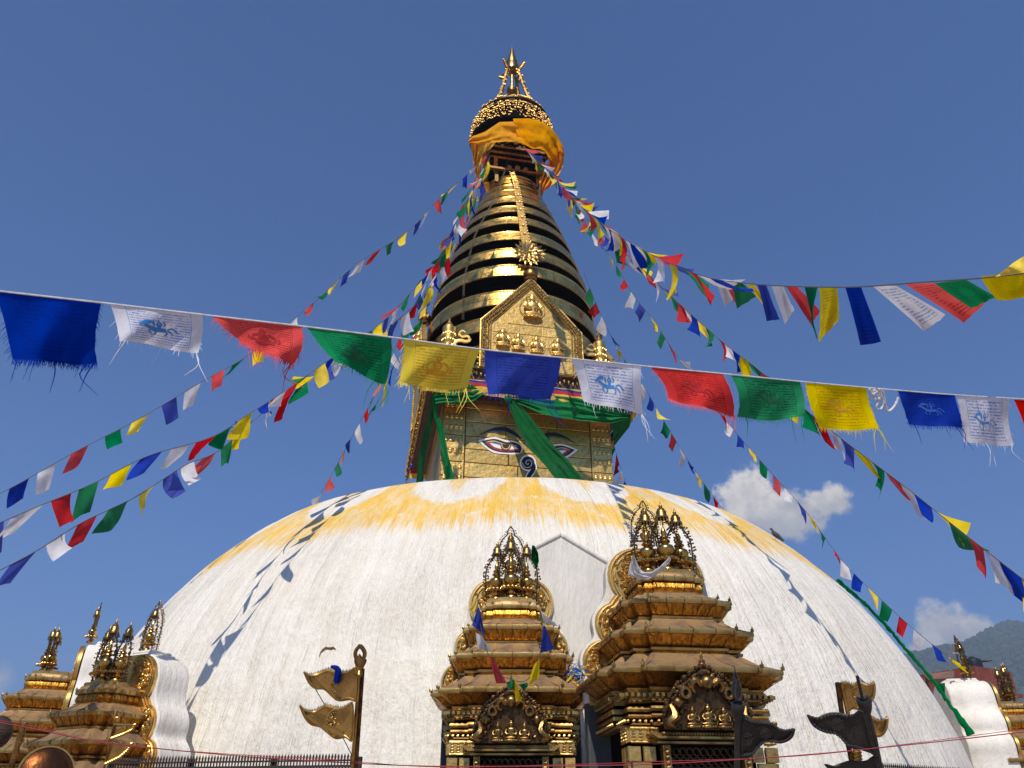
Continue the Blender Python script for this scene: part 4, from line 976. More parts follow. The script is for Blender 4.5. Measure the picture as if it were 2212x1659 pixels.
flagplate.sharp = (0,); flagplate(TA, fl3, 5.3, zoomB, 'iron_black', None, None, .04)
flagplate.sharp = (7,)
black_banner('black iron flag flying right from an upright pole before the right shrine', [(1085, 1270), (1083, 1400), (1080, 1655)], (1085, 1270),
             [(1110,1345),(1160,1370),(1220,1375),(1290,1385),(1340,1420),(1380,1430),(1410,1425),(1430,1420),(1420,1460),(1390,1490),(1340,1505),(1290,1495),(1240,1500),(1200,1540),(1170,1580),(1100,1590)], 5.5, zoomC, [(1255, 1450, 10), (1135, 1480, 12)], [(1085, 1120), (1085, 1250)])
m = MB(); c = PD(*zoomC(1088, 1250), 5.5); P = [(0, 0), (-.03, .03), (-.033, .08), (-.014, .14), (0, .2), (.017, .14), (.027, .08), (.02, .03)]; m.prism([c + V((x, 0, z)) for x, z in P], (0, .03, 0)); m.tube([c + V((x, -.01, z)) for x, z in P + P[:1]], .01, 5)
m.build('iron_spearhead', 'iron_black', [o for o in bpy.data.objects if o.get('label', '').startswith('black iron flag flying right')][0])
# small pierced pennants at lower left
T = thing('pierced_pennant', 'pair of small pierced gilded pennants on a thin pole at lower left', 'banner'); d = 5.6
pole(T, [zoomD(1060, 1150), zoomD(1000, 1390), zoomD(940, 1655)], d, .008, 'bronze_light')
flagplate.sharp = (0, 1)
for a in ([(1035,1265),(1215,1270),(1200,1310),(1120,1350),(1010,1390)], [(1010,1400),(1185,1440),(1160,1490),(1080,1560),(955,1620)]):
    o = flagplate(T, a, d, zoomD, 'banner_copper', None, None, .02, band=False)
    m = MB()
    for p in resample([(*zoomD(*q), 0) for q in a[1:]], 15): m.ball(PD(p.x, p.y, d-.01), .012, 6, 4)
    for p in resample([(*zoomD(*q), 0) for q in (a[0], a[1])], 12): m.ball(PD(p.x, p.y, d-.01), .006, 5, 3)
    for i in range(14): f, g = rnd.uniform(.1, .5), rnd.uniform(.15, .6); u = a[0][0] + (a[1][0]-a[0][0])*g - 20*f; v = a[0][1] + 100*f; m.ball(PD(*zoomD(u, v), d-.006), .008, 5, 3)
    m.build('gilt_beads', 'gilt_relief', o)
m = MB(); m.tube(smooth_path([PD(*zoomD(*p), d) for p in ((1055, 1230), (1035, 1200), (1055, 1155), (1075, 1190), (1060, 1230))], 14), .008, 5); m.ball(PD(*zoomD(1055, 1205), d), .012, 6, 4); m.build('leaf_tip', 'gilt_relief', T)
# copper bell-shaped cover and dark post knob at the lower left edge
T = thing('copper_cover', 'large dark copper disc with a bright rim at the bottom left', 'copper disc'); c = PD(100, 1672, 4.9); ax = (EYE - c).normalized(); ax = (ax + V((.35, 0, .25))).normalized()
mx = M.Translation(c) @ ax.to_track_quat('Z', 'Y').to_matrix().to_4x4()
mat('copper_deep', (.24, .085, .028), (.08, .032, .015), .3, .55, 1, 6, .35, .7, .004, 24)
m = MB(); m.lathe([(.155, -.04), (.16, -.01), (.15, 0), (.13, .02), (.09, .04), (.05, .05), (0, .055)], 40, mtx=mx); m.build('disc', 'copper_deep', T, 60)
m = MB(); m.tube([mx @ V((.162*math.cos(a), .162*math.sin(a), -.01)) for a in [2*math.pi*i/40 for i in range(41)]], .008, 6, cap=False); m.build('rim', 'gilt_relief', T)
m = MB(); m.tube([c + V((0, .03, -.05)), V((c.x, c.y + .1, 0))], .04, 10); m.build('post', 'bronze_dark', T)
T = thing('post_knob', 'dark round knob on a post at the left edge of the frame', 'post knob'); c = PD(-6, 1582, 4.2)
m = MB(); m.ball((0, 0, 0), (.075, .075, .085), 16, 10, mtx=M.Translation(c)); m.build('knob', 'wood_dark', T, 60); m = MB(); m.tube([c, V((c.x, c.y, 0))], .03, 8); m.build('post', 'wood_dark', T)
# dark gilded spear ornament beside the disc
T = thing('ornament_spear', 'slim gilded spear ornament rising beside the copper disc', 'spear'); d = 5.3
m = MB(); m.tube([PD(*zoomD(u, v), d) for u, v in ((225, 1260), (190, 1350), (150, 1480), (100, 1655))] + [V((PD(*zoomD(100, 1655), d).x - .2, PD(*zoomD(100, 1655), d).y, 0))], [.006, .022, .018, .02, .02], 7)
for i in range(16): m.ball(PD(*zoomD(222 - 7.5*i + rnd.uniform(-14, 14), 1270 + 24*i), d), rnd.uniform(.012, .024), 5, 4)
m.build('shaft', 'bronze_light', T)
# railings of the prayer-wheel row
def railing(label, A, B, d0, d1):
    T = thing('iron_railing', label, 'railing'); a, b_ = PD(*A, d0), PD(*B, d1); L = (b_-a).length; dr = (b_-a).normalized(); dz = V((0, 0, 1)); nr = dr.cross(dz)
    ang = math.atan2(dr.y, dr.x); mx = M.Translation(a) @ M.Rotation(ang, 4, 'Z'); L2 = V((b_.x-a.x, b_.y-a.y)).length; sl_ = (b_.z-a.z)/L2
    m = MB()
    for z, h in ((-.075, .02), (-.135, .018), (-.03, .012)): m.box((L2/2, 0, z), (L2, .03, h), mtx=mx)
    m.box((L2/2, .03, -.7), (L2, .02, 1.1), mtx=mx, mi=0); m.build('rail', 'iron_rail', T, 0)
    n_ = int(L2/.028); k = MB(); k.add([(-.012, 0, -.03), (.012, 0, -.03), (.016, 0, 0), (0, 0, .035), (-.016, 0, 0), (0, .012, -.005)], [(0, 1, 2, 3, 4), (0, 5, 1), (1, 5, 2), (2, 5, 3), (3, 5, 4), (4, 5, 0)]); k.box((0, 0, -.055), (.010, .014, .05)); k.box((0.021, 0, -.105), (.012, .02, .045)); sm = k.mesh('spike', 'iron_rail', 0)
    for i in range(min(n_, 290)):
        o = link('spike', sm, T, loc=mx @ V((.02 + i*.028, 0, .0)), rz=ang); o.scale = (.66, 1, .8)
    for x in [L2*i/3 for i in range(4)]: q = MB(); q.tube([mx @ V((x, .05, .0)), V(((mx @ V((x, .05, 0))).x, (mx @ V((x, .05, 0))).y, 0))], .03, 8); q.build('post', 'iron_rail', T)
    for i in range(int(L2/.42)):
        q = MB(); q.lathe([(.12, 0), (.13, .02), (.13, .3), (.12, .32)], 16, mtx=mx @ M.Translation((.25+.42*i, -.02, -.55))); q.build('prayer_wheel', 'bronze_light', T)
railing('black spiked iron railing along the bottom left below the dome', (235, 1641), (772, 1632), 6.9, 6.6)
railing('black spiked iron railing at the bottom right corner', (1905, 1653), (2190, 1652), 6.6, 7.6)
# red cord
path = [PD(u, v, d) for u, v, d in ((-40, 1553, 3.4), (60, 1572, 3.45), (230, 1604, 3.5), (480, 1630, 3.6), (700, 1645, 3.65), (930, 1655, 3.7), (1180, 1655, 3.75), (1430, 1650, 3.7), (1720, 1632, 3.65), (1980, 1607, 3.6), (2212, 1581, 3.5), (2300, 1570, 3.4))]
m = MB(); m.tube(smooth_path(path, 70), .0024, 5); P = smooth_path([p + V((0, 0, .008*math.sin(i*2.1)+.004)) for i, p in enumerate(path)], 70); m.tube(P, .0018, 4)
m.build('red_rope', 'cord_red', None, label='thin red cord sagging across the bottom of the view', cat='cord')
# pigeons on the dome
def pigeon(p, ang, s, label):
    m = MB(); mx = M.Translation(p) @ M.Rotation(ang, 4, 'Z') @ M.Diagonal((s, s, s, 1))
    pth = [V(q) for q in ((-.17, 0, -.06), (-.12, 0, .0), (-.05, 0, .08), (.02, 0, .15), (.05, 0, .21), (.06, 0, .26), (.08, 0, .285), (.105, 0, .285), (.13, 0, .272))]
    m.tube([mx @ q for q in pth], [x*s for x in (.028, .034, .058, .06, .04, .028, .03, .016, .004)], 10)
    for q in (-.02, .02): m.tube([mx @ V((0, q, .06)), mx @ V((.01, q, 0))], .005*s, 4)
    m.build('pigeon', 'bird', None, 60, label=label, cat='pigeon')
def dome_pt(u, v):
    r = ray(u, v); k = 5
    while k < 40:
        p = EYE + r*k
        if p.z < DZT and math.hypot(p.x, p.y) < dome_r(p.z): return p
        k += .01
    r = min((abs(math.hypot((EYE+r*k).x, (EYE+r*k).y) - dome_r((EYE+r*k).z)), k) for k in [9 + .02*i for i in range(900)]); return EYE + ray(u, v)*r[1]
pigeon(dome_pt(1678, 1172) + V((0, 0, .07)), R(165), .8, 'dark pigeon standing on the right shoulder of the dome')
# flaked edge in the whitewash beside the left metal banner
m = MB(); Pc = [dome_pt(a/1.15732, b_/1.15732) for a, b_ in ((799, 1642), (802, 1632), (808, 1625), (815, 1620), (822, 1621), (830, 1621), (834, 1619), (840, 1623))]
m.tube([p + V((0, -.02, 0)) for p in Pc], [.004, .008, .014, .018, .014, .018, .014, .004], 5); m.build('flaked_edge', 'flaked_brown', ST)
# brick house, tank and awning beyond the rightmost shrine
def zoomE(u, v): return ((2200 + u/3.95)/1.15732, (1500 + v/3.95)/1.15732)
T = thing('brick_house', 'red brick house with a small dark window beyond the rightmost shrine', 'house'); d = 38
a = PD(*zoomE(905, 655), d); b_ = PD(*zoomE(1240, 655), d+1.5); top = a.z; a.z = b_.z = 0; dr = (b_-a).normalized(); ang = math.atan2(dr.y, dr.x); W_ = (b_-a).length
mx = M.Translation(a) @ M.Rotation(ang, 4, 'Z')
m = MB(); m.box((W_/2-.05, 3, top/2-.2), (W_-.35, 6, top-.4), mtx=mx); m.build('wall', 'brick_red', T, 0)
m = MB(); m.box((W_/2, 3, top-.55), (W_+.1, 6.3, 1.1), mtx=mx); m.box((W_/2, 2.95, top-1.15), (W_+.3, 6.6, .14), mtx=mx); m.build('parapet', 'brick_red', T, 0)
wp = PD(*zoomE(1070, 848), d+.4); q = mx.inverted() @ wp
m = MB(); m.box((q.x, -.03, q.z), (.72, .1, 1.0), mtx=mx); f_ = m.build('window', 'window_frame', T, 0); m = MB(); m.box((q.x, -.06, q.z), (.58, .08, .86), mtx=mx); m.build('pane', 'window_dark', f_, 0)
for k in range(1, 4): m = MB(); m.box((q.x, -.03, q.z - 3*k), (.72, .1, 1.0), mtx=mx); m.build('window', 'window_dark', T, 0)
m = MB(); c = PD(*zoomE(928, 655), d+2.0); m.lathe([(.38, -.9), (.42, 0), (.42, .2), (.4, .3), (.22, .4), (.13, .42), (.13, .46), (0, .47)], 20, c)
m.build('water_tank', 'tank_black', None, label='black plastic water tank on top of the brick house', cat='water tank')
m = MB(); m.tube(smooth_path([PD(*zoomE(970, 605), d+2), PD(*zoomE(1040, 603), d+2), PD(*zoomE(1100, 590), d+2)], 8), .05, 5); m.build('bent_pipe', 'tank_black', None, label='thin dark pipe sticking out beside the water tank', cat='pipe')
T = thing('canopy_roof', 'brown sheet roof between the dome edge and the rightmost shrine', 'roof'); d = 26
A = [PD(*zoomE(440, 770), d), PD(*zoomE(740, 735), d), PD(*zoomE(735, 790), d-1.2), PD(*zoomE(650, 812), d-1.4), PD(*zoomE(490, 825), d-.6)]
m = MB(); m.prism(A, (0, 0, .12)); m.build('sheet', 'awning_brown', T, 0)
m = MB()
for p in (A[0], A[2]): m.tube([p, V((p.x, p.y, 0))], .08, 6)
m.build('post', 'awning_brown', T)
p0 = PD(*zoomE(705, 600), 17.6); m = MB(); m.tube(smooth_path([PD(*zoomE(u, v), 17.6) for u, v in ((745, 430), (715, 440), (705, 480), (703, 600), (700, 760))], 14), .022, 6); m.tube([PD(*zoomE(705, 530), 17.6), PD(*zoomE(770, 525), 17.6)], .015, 5)
m.build('bent_pipe', 'pipe_grey', None, label='thin grey pipe bracing the finial of the rightmost plaster back', cat='pipe')
# ------------------------------------------------------------------ draped cloth
def sheet(A, B, n, k, place, mt, name, label=None, cat=None, parent=None, fold=.06, nf=4, seed=0, solid=.0, sag=0, mats=None):
    A = resample(A, n); B = resample(B, n); rows = []
    for j in range(k):
        f = j/(k-1); row = []
        for i in range(n):
            p = A[i].lerp(B[i], f); s = i/(n-1)
            w_ = fold*(math.sin((f*nf + .35*NZ.noise((s*2.5, f*3, seed)))*2*math.pi + seed) * .4 + NZ.noise((s*4, f*nf*1.4, seed+9)) * 1.15 + NZ.noise((s*11, f*nf*2.6, seed+5)) * .35)
            p = p + V((0, 0, w_)); row.append(place(*p))
        rows.append(row)
    m = MB(); m.grid(rows, uv=True)
    return m.build(name, mt, parent, 70, label=label, cat=cat)
def z3(u, v): return ((980 + u/3.19)/1.15732, (700 + v/3.19)/1.15732)
def z1(u, v): return ((1080 + u/4.1475)/1.15732, (100 + v/4.1475)/1.15732)
def hp(u, v, off): return PLN(*z3(u, v), HN, off)              # on a plane parallel to the harmika's front
def hc(u, v, rad): return CYL(*z1(u, v), rad)
def L3(*p): return [V(q) for q in p]
# green cloth round the harmika
G = thing('green_drape', 'long green cloth knotted round the square block below the gable', 'cloth')
sheet(L3((925,925,2.97),(1080,895,2.99),(1260,920,2.99),(1480,940,2.99),(1700,1000,2.99),(1905,1070,2.95)), L3((930,958,2.9),(1050,1003,3.0),(1180,1062,3.05),(1300,1092,3.08),(1500,1122,3.08),(1750,1142,3.02),(1905,1100,2.9)), 60, 16, hp, 'drape_green', 'right_swag', parent=G, fold=.085, nf=4, seed=1)
sheet(L3((330,870,2.9),(500,850,3.0),(600,830,3.0),(750,860,2.95)), L3((345,985,2.9),(420,975,2.95),(520,985,3.0),(650,965,3.0),(752,892,2.95)), 40, 14, hp, 'drape_green', 'left_swag', parent=G, fold=.08, nf=4, seed=2)
sheet(L3((915,950,2.98),(960,1080,3.05),(1040,1250,3.2),(1130,1380,3.35),(1230,1490,3.5),(1340,1640,3.7),(1400,1720,3.8)), L3((975,955,2.98),(1080,1060,3.1),(1180,1190,3.25),(1280,1310,3.4),(1400,1430,3.52),(1560,1635,3.72),(1640,1720,3.82)), 50, 16, hp, 'drape_deep', 'front_sash', parent=G, fold=.05, nf=3, seed=3)
sheet(L3((325,870,2.75),(330,1060,2.6),(370,1230,2.62),(400,1400,2.64),(440,1640,2.66)), L3((365,870,2.8),(360,1060,2.7),(415,1200,2.72),(450,1400,2.74),(512,1640,2.76)), 40, 8, hp, 'drape_green', 'corner_strip', parent=G, fold=.06, nf=2, seed=4)
sheet(L3((318,900,2.6),(300,1050,2.1),(240,1280,1.2),(215,1400,.8),(190,1640,.3)), L3((335,1000,2.6),(330,1080,2.3),(290,1290,1.6),(262,1420,1.2),(247,1640,.9)), 40, 8, hp, 'drape_deep', 'side_strip', parent=G, fold=.05, nf=2, seed=5)
sheet(L3((1755,1140,2.85),(1762,1220,2.5),(1768,1320,2.3)), L3((1908,1098,2.85),(1895,1170,2.3),(1772,1322,1.9)), 20, 10, hp, 'drape_deep', 'right_hang', parent=G, fold=.08, nf=2, seed=6)
m = MB(); m.ball(hp(925, 950, 3.0), (.12, .1, .1), 8, 6); m.build('knot', 'drape_green', G)
# three-coloured valance under the cornice
T = thing('striped_valance', 'narrow blue red and yellow cloth valance under the cornice', 'valance')
for i, (c_, z0, z1_) in enumerate((('flag_blue', 12.16, 12.0), ('flag_red', 12.08, 11.87), ('drape_yellow', 11.95, 11.70))):
    m = MB()
    rows_ = []
    for f in (0, .5, 1):
        row = []
        for q in range(4):
            for j in range(40):
                x = -2.92 + 5.84*j/39; p = M.Rotation(TH + q*math.pi/2 - math.pi/2, 4, 'Z') @ V((x, -2.92 - .03*i - .02*math.sin(x*14 + i), z0 + (z1_-z0)*f + .02*math.sin(x*3.1)))
                row.append(p)
        rows_.append(row)
    m.grid(rows_); m.build('cloth_band', c_, T, 70)
# orange and yellow cloth round the spire head
O = thing('orange_drape', 'billowing orange and yellow cloth wrapped under the golden parasol', 'cloth')
sheet(L3((372,1058,1.95),(412,1000,1.9),(550,950,1.8),(640,890,1.75),(700,850,1.72),(850,845,1.7),(1000,838,1.74)), L3((374,1066,1.95),(480,1085,1.9),(660,1062,1.86),(760,1052,1.84),(880,1060,1.84),(960,1085,1.84),(1040,1130,1.84)), 50, 16, hc, 'drape_orange', 'front_swag', parent=O, fold=.085, nf=2, seed=11)
sheet(L3((840,815,1.8),(1000,812,1.85),(1100,828,1.92),(1200,885,1.98),(1290,975,1.98),(1362,1108,1.95)), L3((900,1050,1.85),(960,1085,1.9),(1050,1130,1.95),(1120,1125,1.98),(1165,1150,1.98),(1230,1250,1.95)), 46, 18, hc, 'drape_orange', 'right_swag', parent=O, fold=.10, nf=2, seed=12)
sheet(L3((1155,1035,1.7),(1180,1150,1.6),(1215,1260,1.5),(1150,1340,1.4),(1110,1480,1.3),(1130,1580,1.2)), L3((1362,1108,1.98),(1374,1190,1.98),(1362,1290,1.95),(1330,1370,1.9),(1240,1510,1.7),(1140,1582,1.25)), 46, 18, hc, 'drape_orange', 'right_fall', parent=O, fold=.16, nf=3, seed=13)
sheet(L3((400,1070,1.9),(420,1200,1.75),(435,1330,1.6),(462,1440,1.45)), L3((485,1080,1.88),(470,1200,1.7),(462,1330,1.55),(480,1440,1.4)), 30, 8, hc, 'drape_orange', 'left_fall', parent=O, fold=.08, nf=2, seed=14)
sheet(L3((480,1078,1.86),(470,1200,1.7),(455,1330,1.6),(465,1450,1.45)), L3((660,1058,1.8),(610,1130,1.72),(530,1180,1.62),(500,1420,1.45)), 30, 10, hc, 'drape_yellow', 'yellow_fall', parent=O, fold=.09, nf=3, seed=15)
sheet(L3((530,1470,1.2),(545,1530,1.15),(560,1600,1.1)), L3((590,1470,1.2),(600,1540,1.15),(580,1600,1.1)), 12, 5, hc, 'drape_orange', 'low_left_fall', parent=O, fold=.04, nf=2, seed=16)
# dark hanging bundle to the right of the frame, with the anchor chain down the rings
m = MB(); P = [CYL(*z1(u, v), r_) for u, v, r_ in ((795, 1240, 1.1), (770, 1320, 1.15), (740, 1400, 1.25), (700, 1530, 1.5), (655, 1640, 1.75))]
P += [CYL(u, v, r_) for u, v, r_ in ((1030, 500, 2.1), (1016, 545, 2.4), (1004, 600, 2.75), (1001, 650, 2.95), (1000, 690, 2.95))]
P = smooth_path(P, 150)
for i, (a, b_) in enumerate(zip(P, P[1:])):
    c = (a+b_)/2; d = (b_-a); q = V((0, .025, 0)) if i % 2 else V((.025, 0, 0)); m.tube([a - d*.15 + q, b_ + d*.15 + q], .007, 4); m.tube([a - d*.15 - q, b_ + d*.15 - q], .007, 4)
m.build('hanging_chain', 'chain_iron', None, label='thin iron chain hanging down the left of the golden rings', cat='chain')
# white scarf over the right shrine's finials
dS = 8.55
sheet([V((*zoomC(u, v), 0)) for u, v in ((445, 365), (420, 430), (416, 485), (475, 503), (530, 514), (575, 492), (640, 440), (677, 390))], [V((*zoomC(u, v), 0)) for u, v in ((452, 360), (470, 410), (498, 455), (515, 464), (530, 466), (560, 462), (610, 430), (668, 368))], 40, 9, lambda u, v, o: PD(u, v, dS - .05 + o), 'scarf_white', 'scarf', 'white scarf hanging in a loop over the right shrine finials', 'scarf', fold=.03, nf=3, seed=21)
# blue rag bundle between the two middle shrines
T = thing('cloth_bundle', 'crumpled blue cloth and strings caught between the two middle shrines', 'cloth'); c = PD(*zoomC(110, 1085), 8.75)
m = MB(); m.ball((0, 0, 0), (.075, .06, .055), 18, 12)
m.v = [tuple(V(p)*(1 + .55*NZ.noise(V(p)*17) + .3*NZ.noise(V(p)*41)) + c) for p in m.v]; m.build('blue_cloth', 'rag_blue', T, 70)
for mt_, nm, sd in (('cord_white', 'white_thread', 1), ('rag_blue', 'blue_thread', 2), ('flag_yellow', 'yellow_scrap', 3)):
    m = MB(); rr_ = random.Random(sd)
    for i in range(22 if sd < 3 else 3):
        p = c + V((rr_.uniform(-.09, .09), rr_.uniform(-.06, .02), rr_.uniform(-.05, .10))); m.tube(smooth_path([p, p + V((rr_.uniform(-.07, .07), -.02, rr_.uniform(-.05, .05))), p + V((rr_.uniform(-.1, .1), -.03, rr_.uniform(-.1, .08)))], 6), (.0025 if sd < 3 else .014), 4)
    m.build(nm, mt_, T)
# green cloth hooked on the small shrine's right finial
zS1 = lambda u, v: ((1040 + u/2.592)/1.15732, (1280 + v/2.592)/1.15732)
sheet([V((*zS1(u, v), 0)) for u, v in ((752, 215), (748, 270), (755, 330), (778, 365))], [V((*zS1(u, v), 0)) for u, v in ((768, 218), (792, 265), (797, 320), (785, 362))], 16, 7, lambda u, v, o: PD(u, v, 9.35 + o), 'drape_deep', 'green_scrap', 'small dark green cloth snagged beside the smaller shrine finials', 'cloth', fold=.05, nf=2, seed=23)
# green garland along the right edge of the dome
GP = []
for u, v in ((1800, 1258), (1830, 1283), (1870, 1320), (1905, 1357), (1945, 1403), (1985, 1450), (2020, 1493), (2050, 1537), (2075, 1572), (2086, 1590)):
    p = dome_pt(u, v); n_ = V((p.x, p.y, .35*math.hypot(p.x, p.y))).normalized(); GP.append(p + n_*.07 + V((0, -.05, 0)))
GP = smooth_path(GP, 60)
m = MB(); m.tube([p + V((.02*NZ.noise((i*.6, 0, 0)), .02*NZ.noise((0, i*.6, 0)), .02*NZ.noise((0, 0, i*.6)))) for i, p in enumerate(GP)], [.036 + .016*NZ.noise((i*.45, 3, 1)) + (.05*max(0, (i-52)/8)) for i in range(60)], 9)
m.v = [tuple(V(p) + V((NZ.noise(V(p)*9), NZ.noise(V(p)*9 + V((5, 0, 0))), NZ.noise(V(p)*9 + V((9, 0, 0)))))*.025) for p in m.v]
m.build('green_garland', 'drape_green', None, 70, label='twisted green cloth rope running down the right edge of the dome', cat='garland')
sheet([V((*zoomE(u, v), 0)) for u, v in ((540, 825), (590, 900), (635, 1000))], [V((*zoomE(u, v), 0)) for u, v in ((642, 818), (642, 880), (640, 1000))], 10, 8, lambda u, v, o: PD(u, v, 16.9 + o), 'drape_green', 'green_banner_cloth', 'green cloth panel hanging behind the rightmost plaster back', 'cloth', fold=.08, nf=2, seed=25)
sheet([V((*zoomE(u, v), 0)) for u, v in ((1060, 885), (1028, 930), (1030, 1030))], [V((*zoomE(u, v), 0)) for u, v in ((1068, 880), (1112, 950), (1112, 1060))], 12, 8, lambda u, v, o: PD(u, v, 19.0 + o), 'flag_red', 'red_cloth', 'plain red cloth hanging between the brick house and rightmost shrine', 'cloth', fold=.1, nf=2, seed=26)

# ------------------------------------------------------------------ prayer flags
CYC = ['blue', 'white', 'red', 'green', 'yellow']
def cordpath(way, n):
    W_ = []
    P2 = smooth_path([(u, v, 1/d*1500) for u, v, d in way], n)
    return [PD(p.x, p.y, 1500/p.z) for p in P2]
def flag_quad(T, a, b_, hang, w_frac, col, seed, curl=.35, n=7, mt=None, twist=0, name='flag', flutter=.16):
    """cloth with its hem on the cord from a to b, falling along hang, rippling in the wind"""
    r_ = random.Random(seed); H = hang.length; e = (b_-a); nr = e.cross(hang).normalized(); ph = r_.uniform(0, 6.3); rows = []
    cu = r_.uniform(-curl, curl); tw = r_.uniform(-twist, twist); nar = r_.uniform(.0, .35) if curl > .3 else .05; side = r_.choice((0., 1., .5))
    for i in range(n):
        f = i/(n-1); row = []
        for j in range(n):
            s = j/(n-1); s2 = side + (s-side)*(1 - nar*f)
            p = a + e*s2 + hang*f
            p += nr*(H*(flutter*f*math.sin(ph + s*3.6 + f*2.4) + cu*f*f + tw*f*(s-.5)*2)) + e.normalized()*(H*.22*cu*f*f*(1 if seed % 2 else -1)) + V((0, 0, H*.10*abs(cu)*f*f))
            row.append(p)
        rows.append(row)
    m = MB(); m.grid(rows, uv=True); return m.build(name, mt or ('flag_' + col), T, 80)
def flag_string(label, way, size, gap, start=0, wind=(.0, 0, 0), seed=1, skip=0, end=1.0, jit=.35, cord='cord_dark', cr=.006, sizes=None, grp='strings of small prayer flags', orange=False, curl=.55, density=1.0):
    T = thing('prayer_flag_string', label, 'prayer flags', group=grp); r_ = random.Random(seed)
    C = cordpath(way, 160); m = MB(); m.tube(C, cr, 4); m.build('cord', cord, T)
    L = [0]
    for a, b_ in zip(C, C[1:]): L.append(L[-1] + (b_-a).length)
    def at(s):
        k = 0
        while k < len(L)-2 and L[k+1] < s: k += 1
        return C[k].lerp(C[k+1], (s-L[k])/max(L[k+1]-L[k], 1e-6))
    s = skip; k = start
    while s < L[-1]*end - size:
        f = s/L[-1]; sz = size*(1 + (sizes or 0)*f)*r_.uniform(.9, 1.08)
        if r_.random() < density:
            a, b_ = at(s), at(s+sz*r_.uniform(.75, 1.0))
            hang = V((wind[0] + r_.uniform(-jit, jit), wind[1] + r_.uniform(-jit, jit), -1 + r_.uniform(-.1, .35))).normalized()*sz*r_.uniform(.95, 1.2)
            c = CYC[k % 5]
            if orange and c == 'yellow' and r_.random() < .5: c = 'orange'
            flag_quad(T, a, b_, hang, 1, c, seed*1000 + k, curl, 6, twist=.35)
        s += sz + gap*r_.uniform(.6, 1.4); k += 1
    return T
flag_string('string of small flags rising from the left edge to the spire, uppermost on the left', [(-60, 1095, 13.6), (35, 1048, 13.9), (165, 975, 14.4), (300, 905, 15), (440, 822, 15.8), (540, 765, 16.5), (680, 652, 18), (765, 575, 19.2), (880, 500, 20.6), (945, 433, 21.6), (1000, 385, 22.6), (1062, 325, 23.8)], .36, .22, 4, (-.12, 0, 0), 3, jit=.35)
flag_string('string of flags from the lower left edge to the spire, middle of the left strings', [(-60, 1155, 9.6), (80, 1095, 10), (200, 1045, 10.6), (320, 985, 11.2), (455, 945, 12), (540, 893, 12.8), (615, 845, 13.6), (700, 785, 14.8), (820, 700, 16.6), (880, 640, 17.8), (960, 545, 19.6), (1010, 440, 21.6), (1060, 335, 23.6)], .37, .07, 0, (-.2, .1, .0), 5, jit=.4)
flag_string('string of flags from the lowest left to the spire, nearest of the left strings', [(-60, 1262, 9.2), (70, 1195, 9.7), (175, 1130, 10.3), (290, 1075, 11), (400, 1005, 12), (470, 975, 12.6), (570, 890, 13.8), (650, 835, 14.8), (720, 785, 15.8), (830, 712, 17), (900, 655, 18.2), (965, 560, 20), (1022, 440, 21.9), (1058, 340, 23.6)], .37, .10, 4, (-.15, .05, 0), 8, jit=.4)
flag_string('steep string of small flags dropping behind the left of the dome', [(688, 1085, 21.6), (700, 1055, 21.7), (730, 1000, 21.9), (765, 935, 22.1), (800, 870, 22.4), (840, 785, 22.7), (875, 700, 23), (915, 620, 23.2), (960, 530, 23.6), (1010, 430, 24.2), (1050, 350, 24.6)], .32, .14, 1, (.15, 0, 0), 12, orange=True)
flag_string('string of small flags from the spire ending on the rightmost shrine', [(2072, 1432, 18.0), (2040, 1412, 18.05), (1975, 1360, 18.3), (1900, 1292, 18.8), (1820, 1212, 19.3), (1745, 1110, 19.8), (1690, 1048, 20.2), (1640, 992, 20.5), (1590, 935, 20.8), (1540, 872, 21.1), (1470, 780, 21.5), (1410, 690, 21.9), (1370, 640, 22.1), (1330, 572, 22.5), (1280, 505, 22.9), (1230, 425, 23.2), (1170, 345, 23.9)], .33, .13, 4, (-.1, 0, 0), 14)
flag_string('dense string of flags from the spire to the right edge below the near flags', [(2260, 1290, 9.4), (2150, 1205, 9.9), (2060, 1135, 10.5), (1960, 1055, 11.2), (1830, 957, 12.2), (1740, 885, 13), (1640, 800, 14), (1560, 738, 15), (1450, 640, 16.6), (1400, 592, 17.6), (1340, 540, 18.8), (1290, 495, 20), (1245, 445, 21.4), (1190, 370, 23), (1140, 322, 24)], .37, -.06, 4, (.15, 0, .1), 17, jit=.3)
flag_string('far string of small flags passing right of the spire and behind the dome', [(1570, 1112, 24.5), (1550, 1085, 24.5), (1510, 1030, 24.4), (1480, 985, 24.3), (1450, 935, 24.3), (1418, 882, 24.2), (1385, 825, 24.1), (1340, 765, 24), (1310, 705, 24), (1285, 650, 23.9), (1262, 590, 23.9)], .36, .12, 1, (-.1, 0, 0), 21)
flag_string('short run of flags hanging close behind the right side of the square block', [(1362, 1068, 24.8), (1352, 1045, 24.8), (1340, 1010, 24.8), (1330, 975, 24.7), (1318, 935, 24.7)], .44, .08, 0, (-.35, 0, 0), 23, jit=.15)
flag_string('short low string of flags at the right edge below the brick house', [(2225, 1600, 18.5), (2190, 1560, 18.8), (2165, 1545, 19.2)], .3, .05, 4, (0, 0, 0), 29, jit=.2)
flag_string('crossing string of small flags close to the left side of the spire', [(815, 872, 18.8), (850, 790, 19.4), (905, 715, 20.2), (930, 640, 20.8), (948, 580, 21.4), (985, 480, 22.4), (1040, 360, 23.8)], .38, .14, 3, (-.3, 0, 0), 33, orange=True)
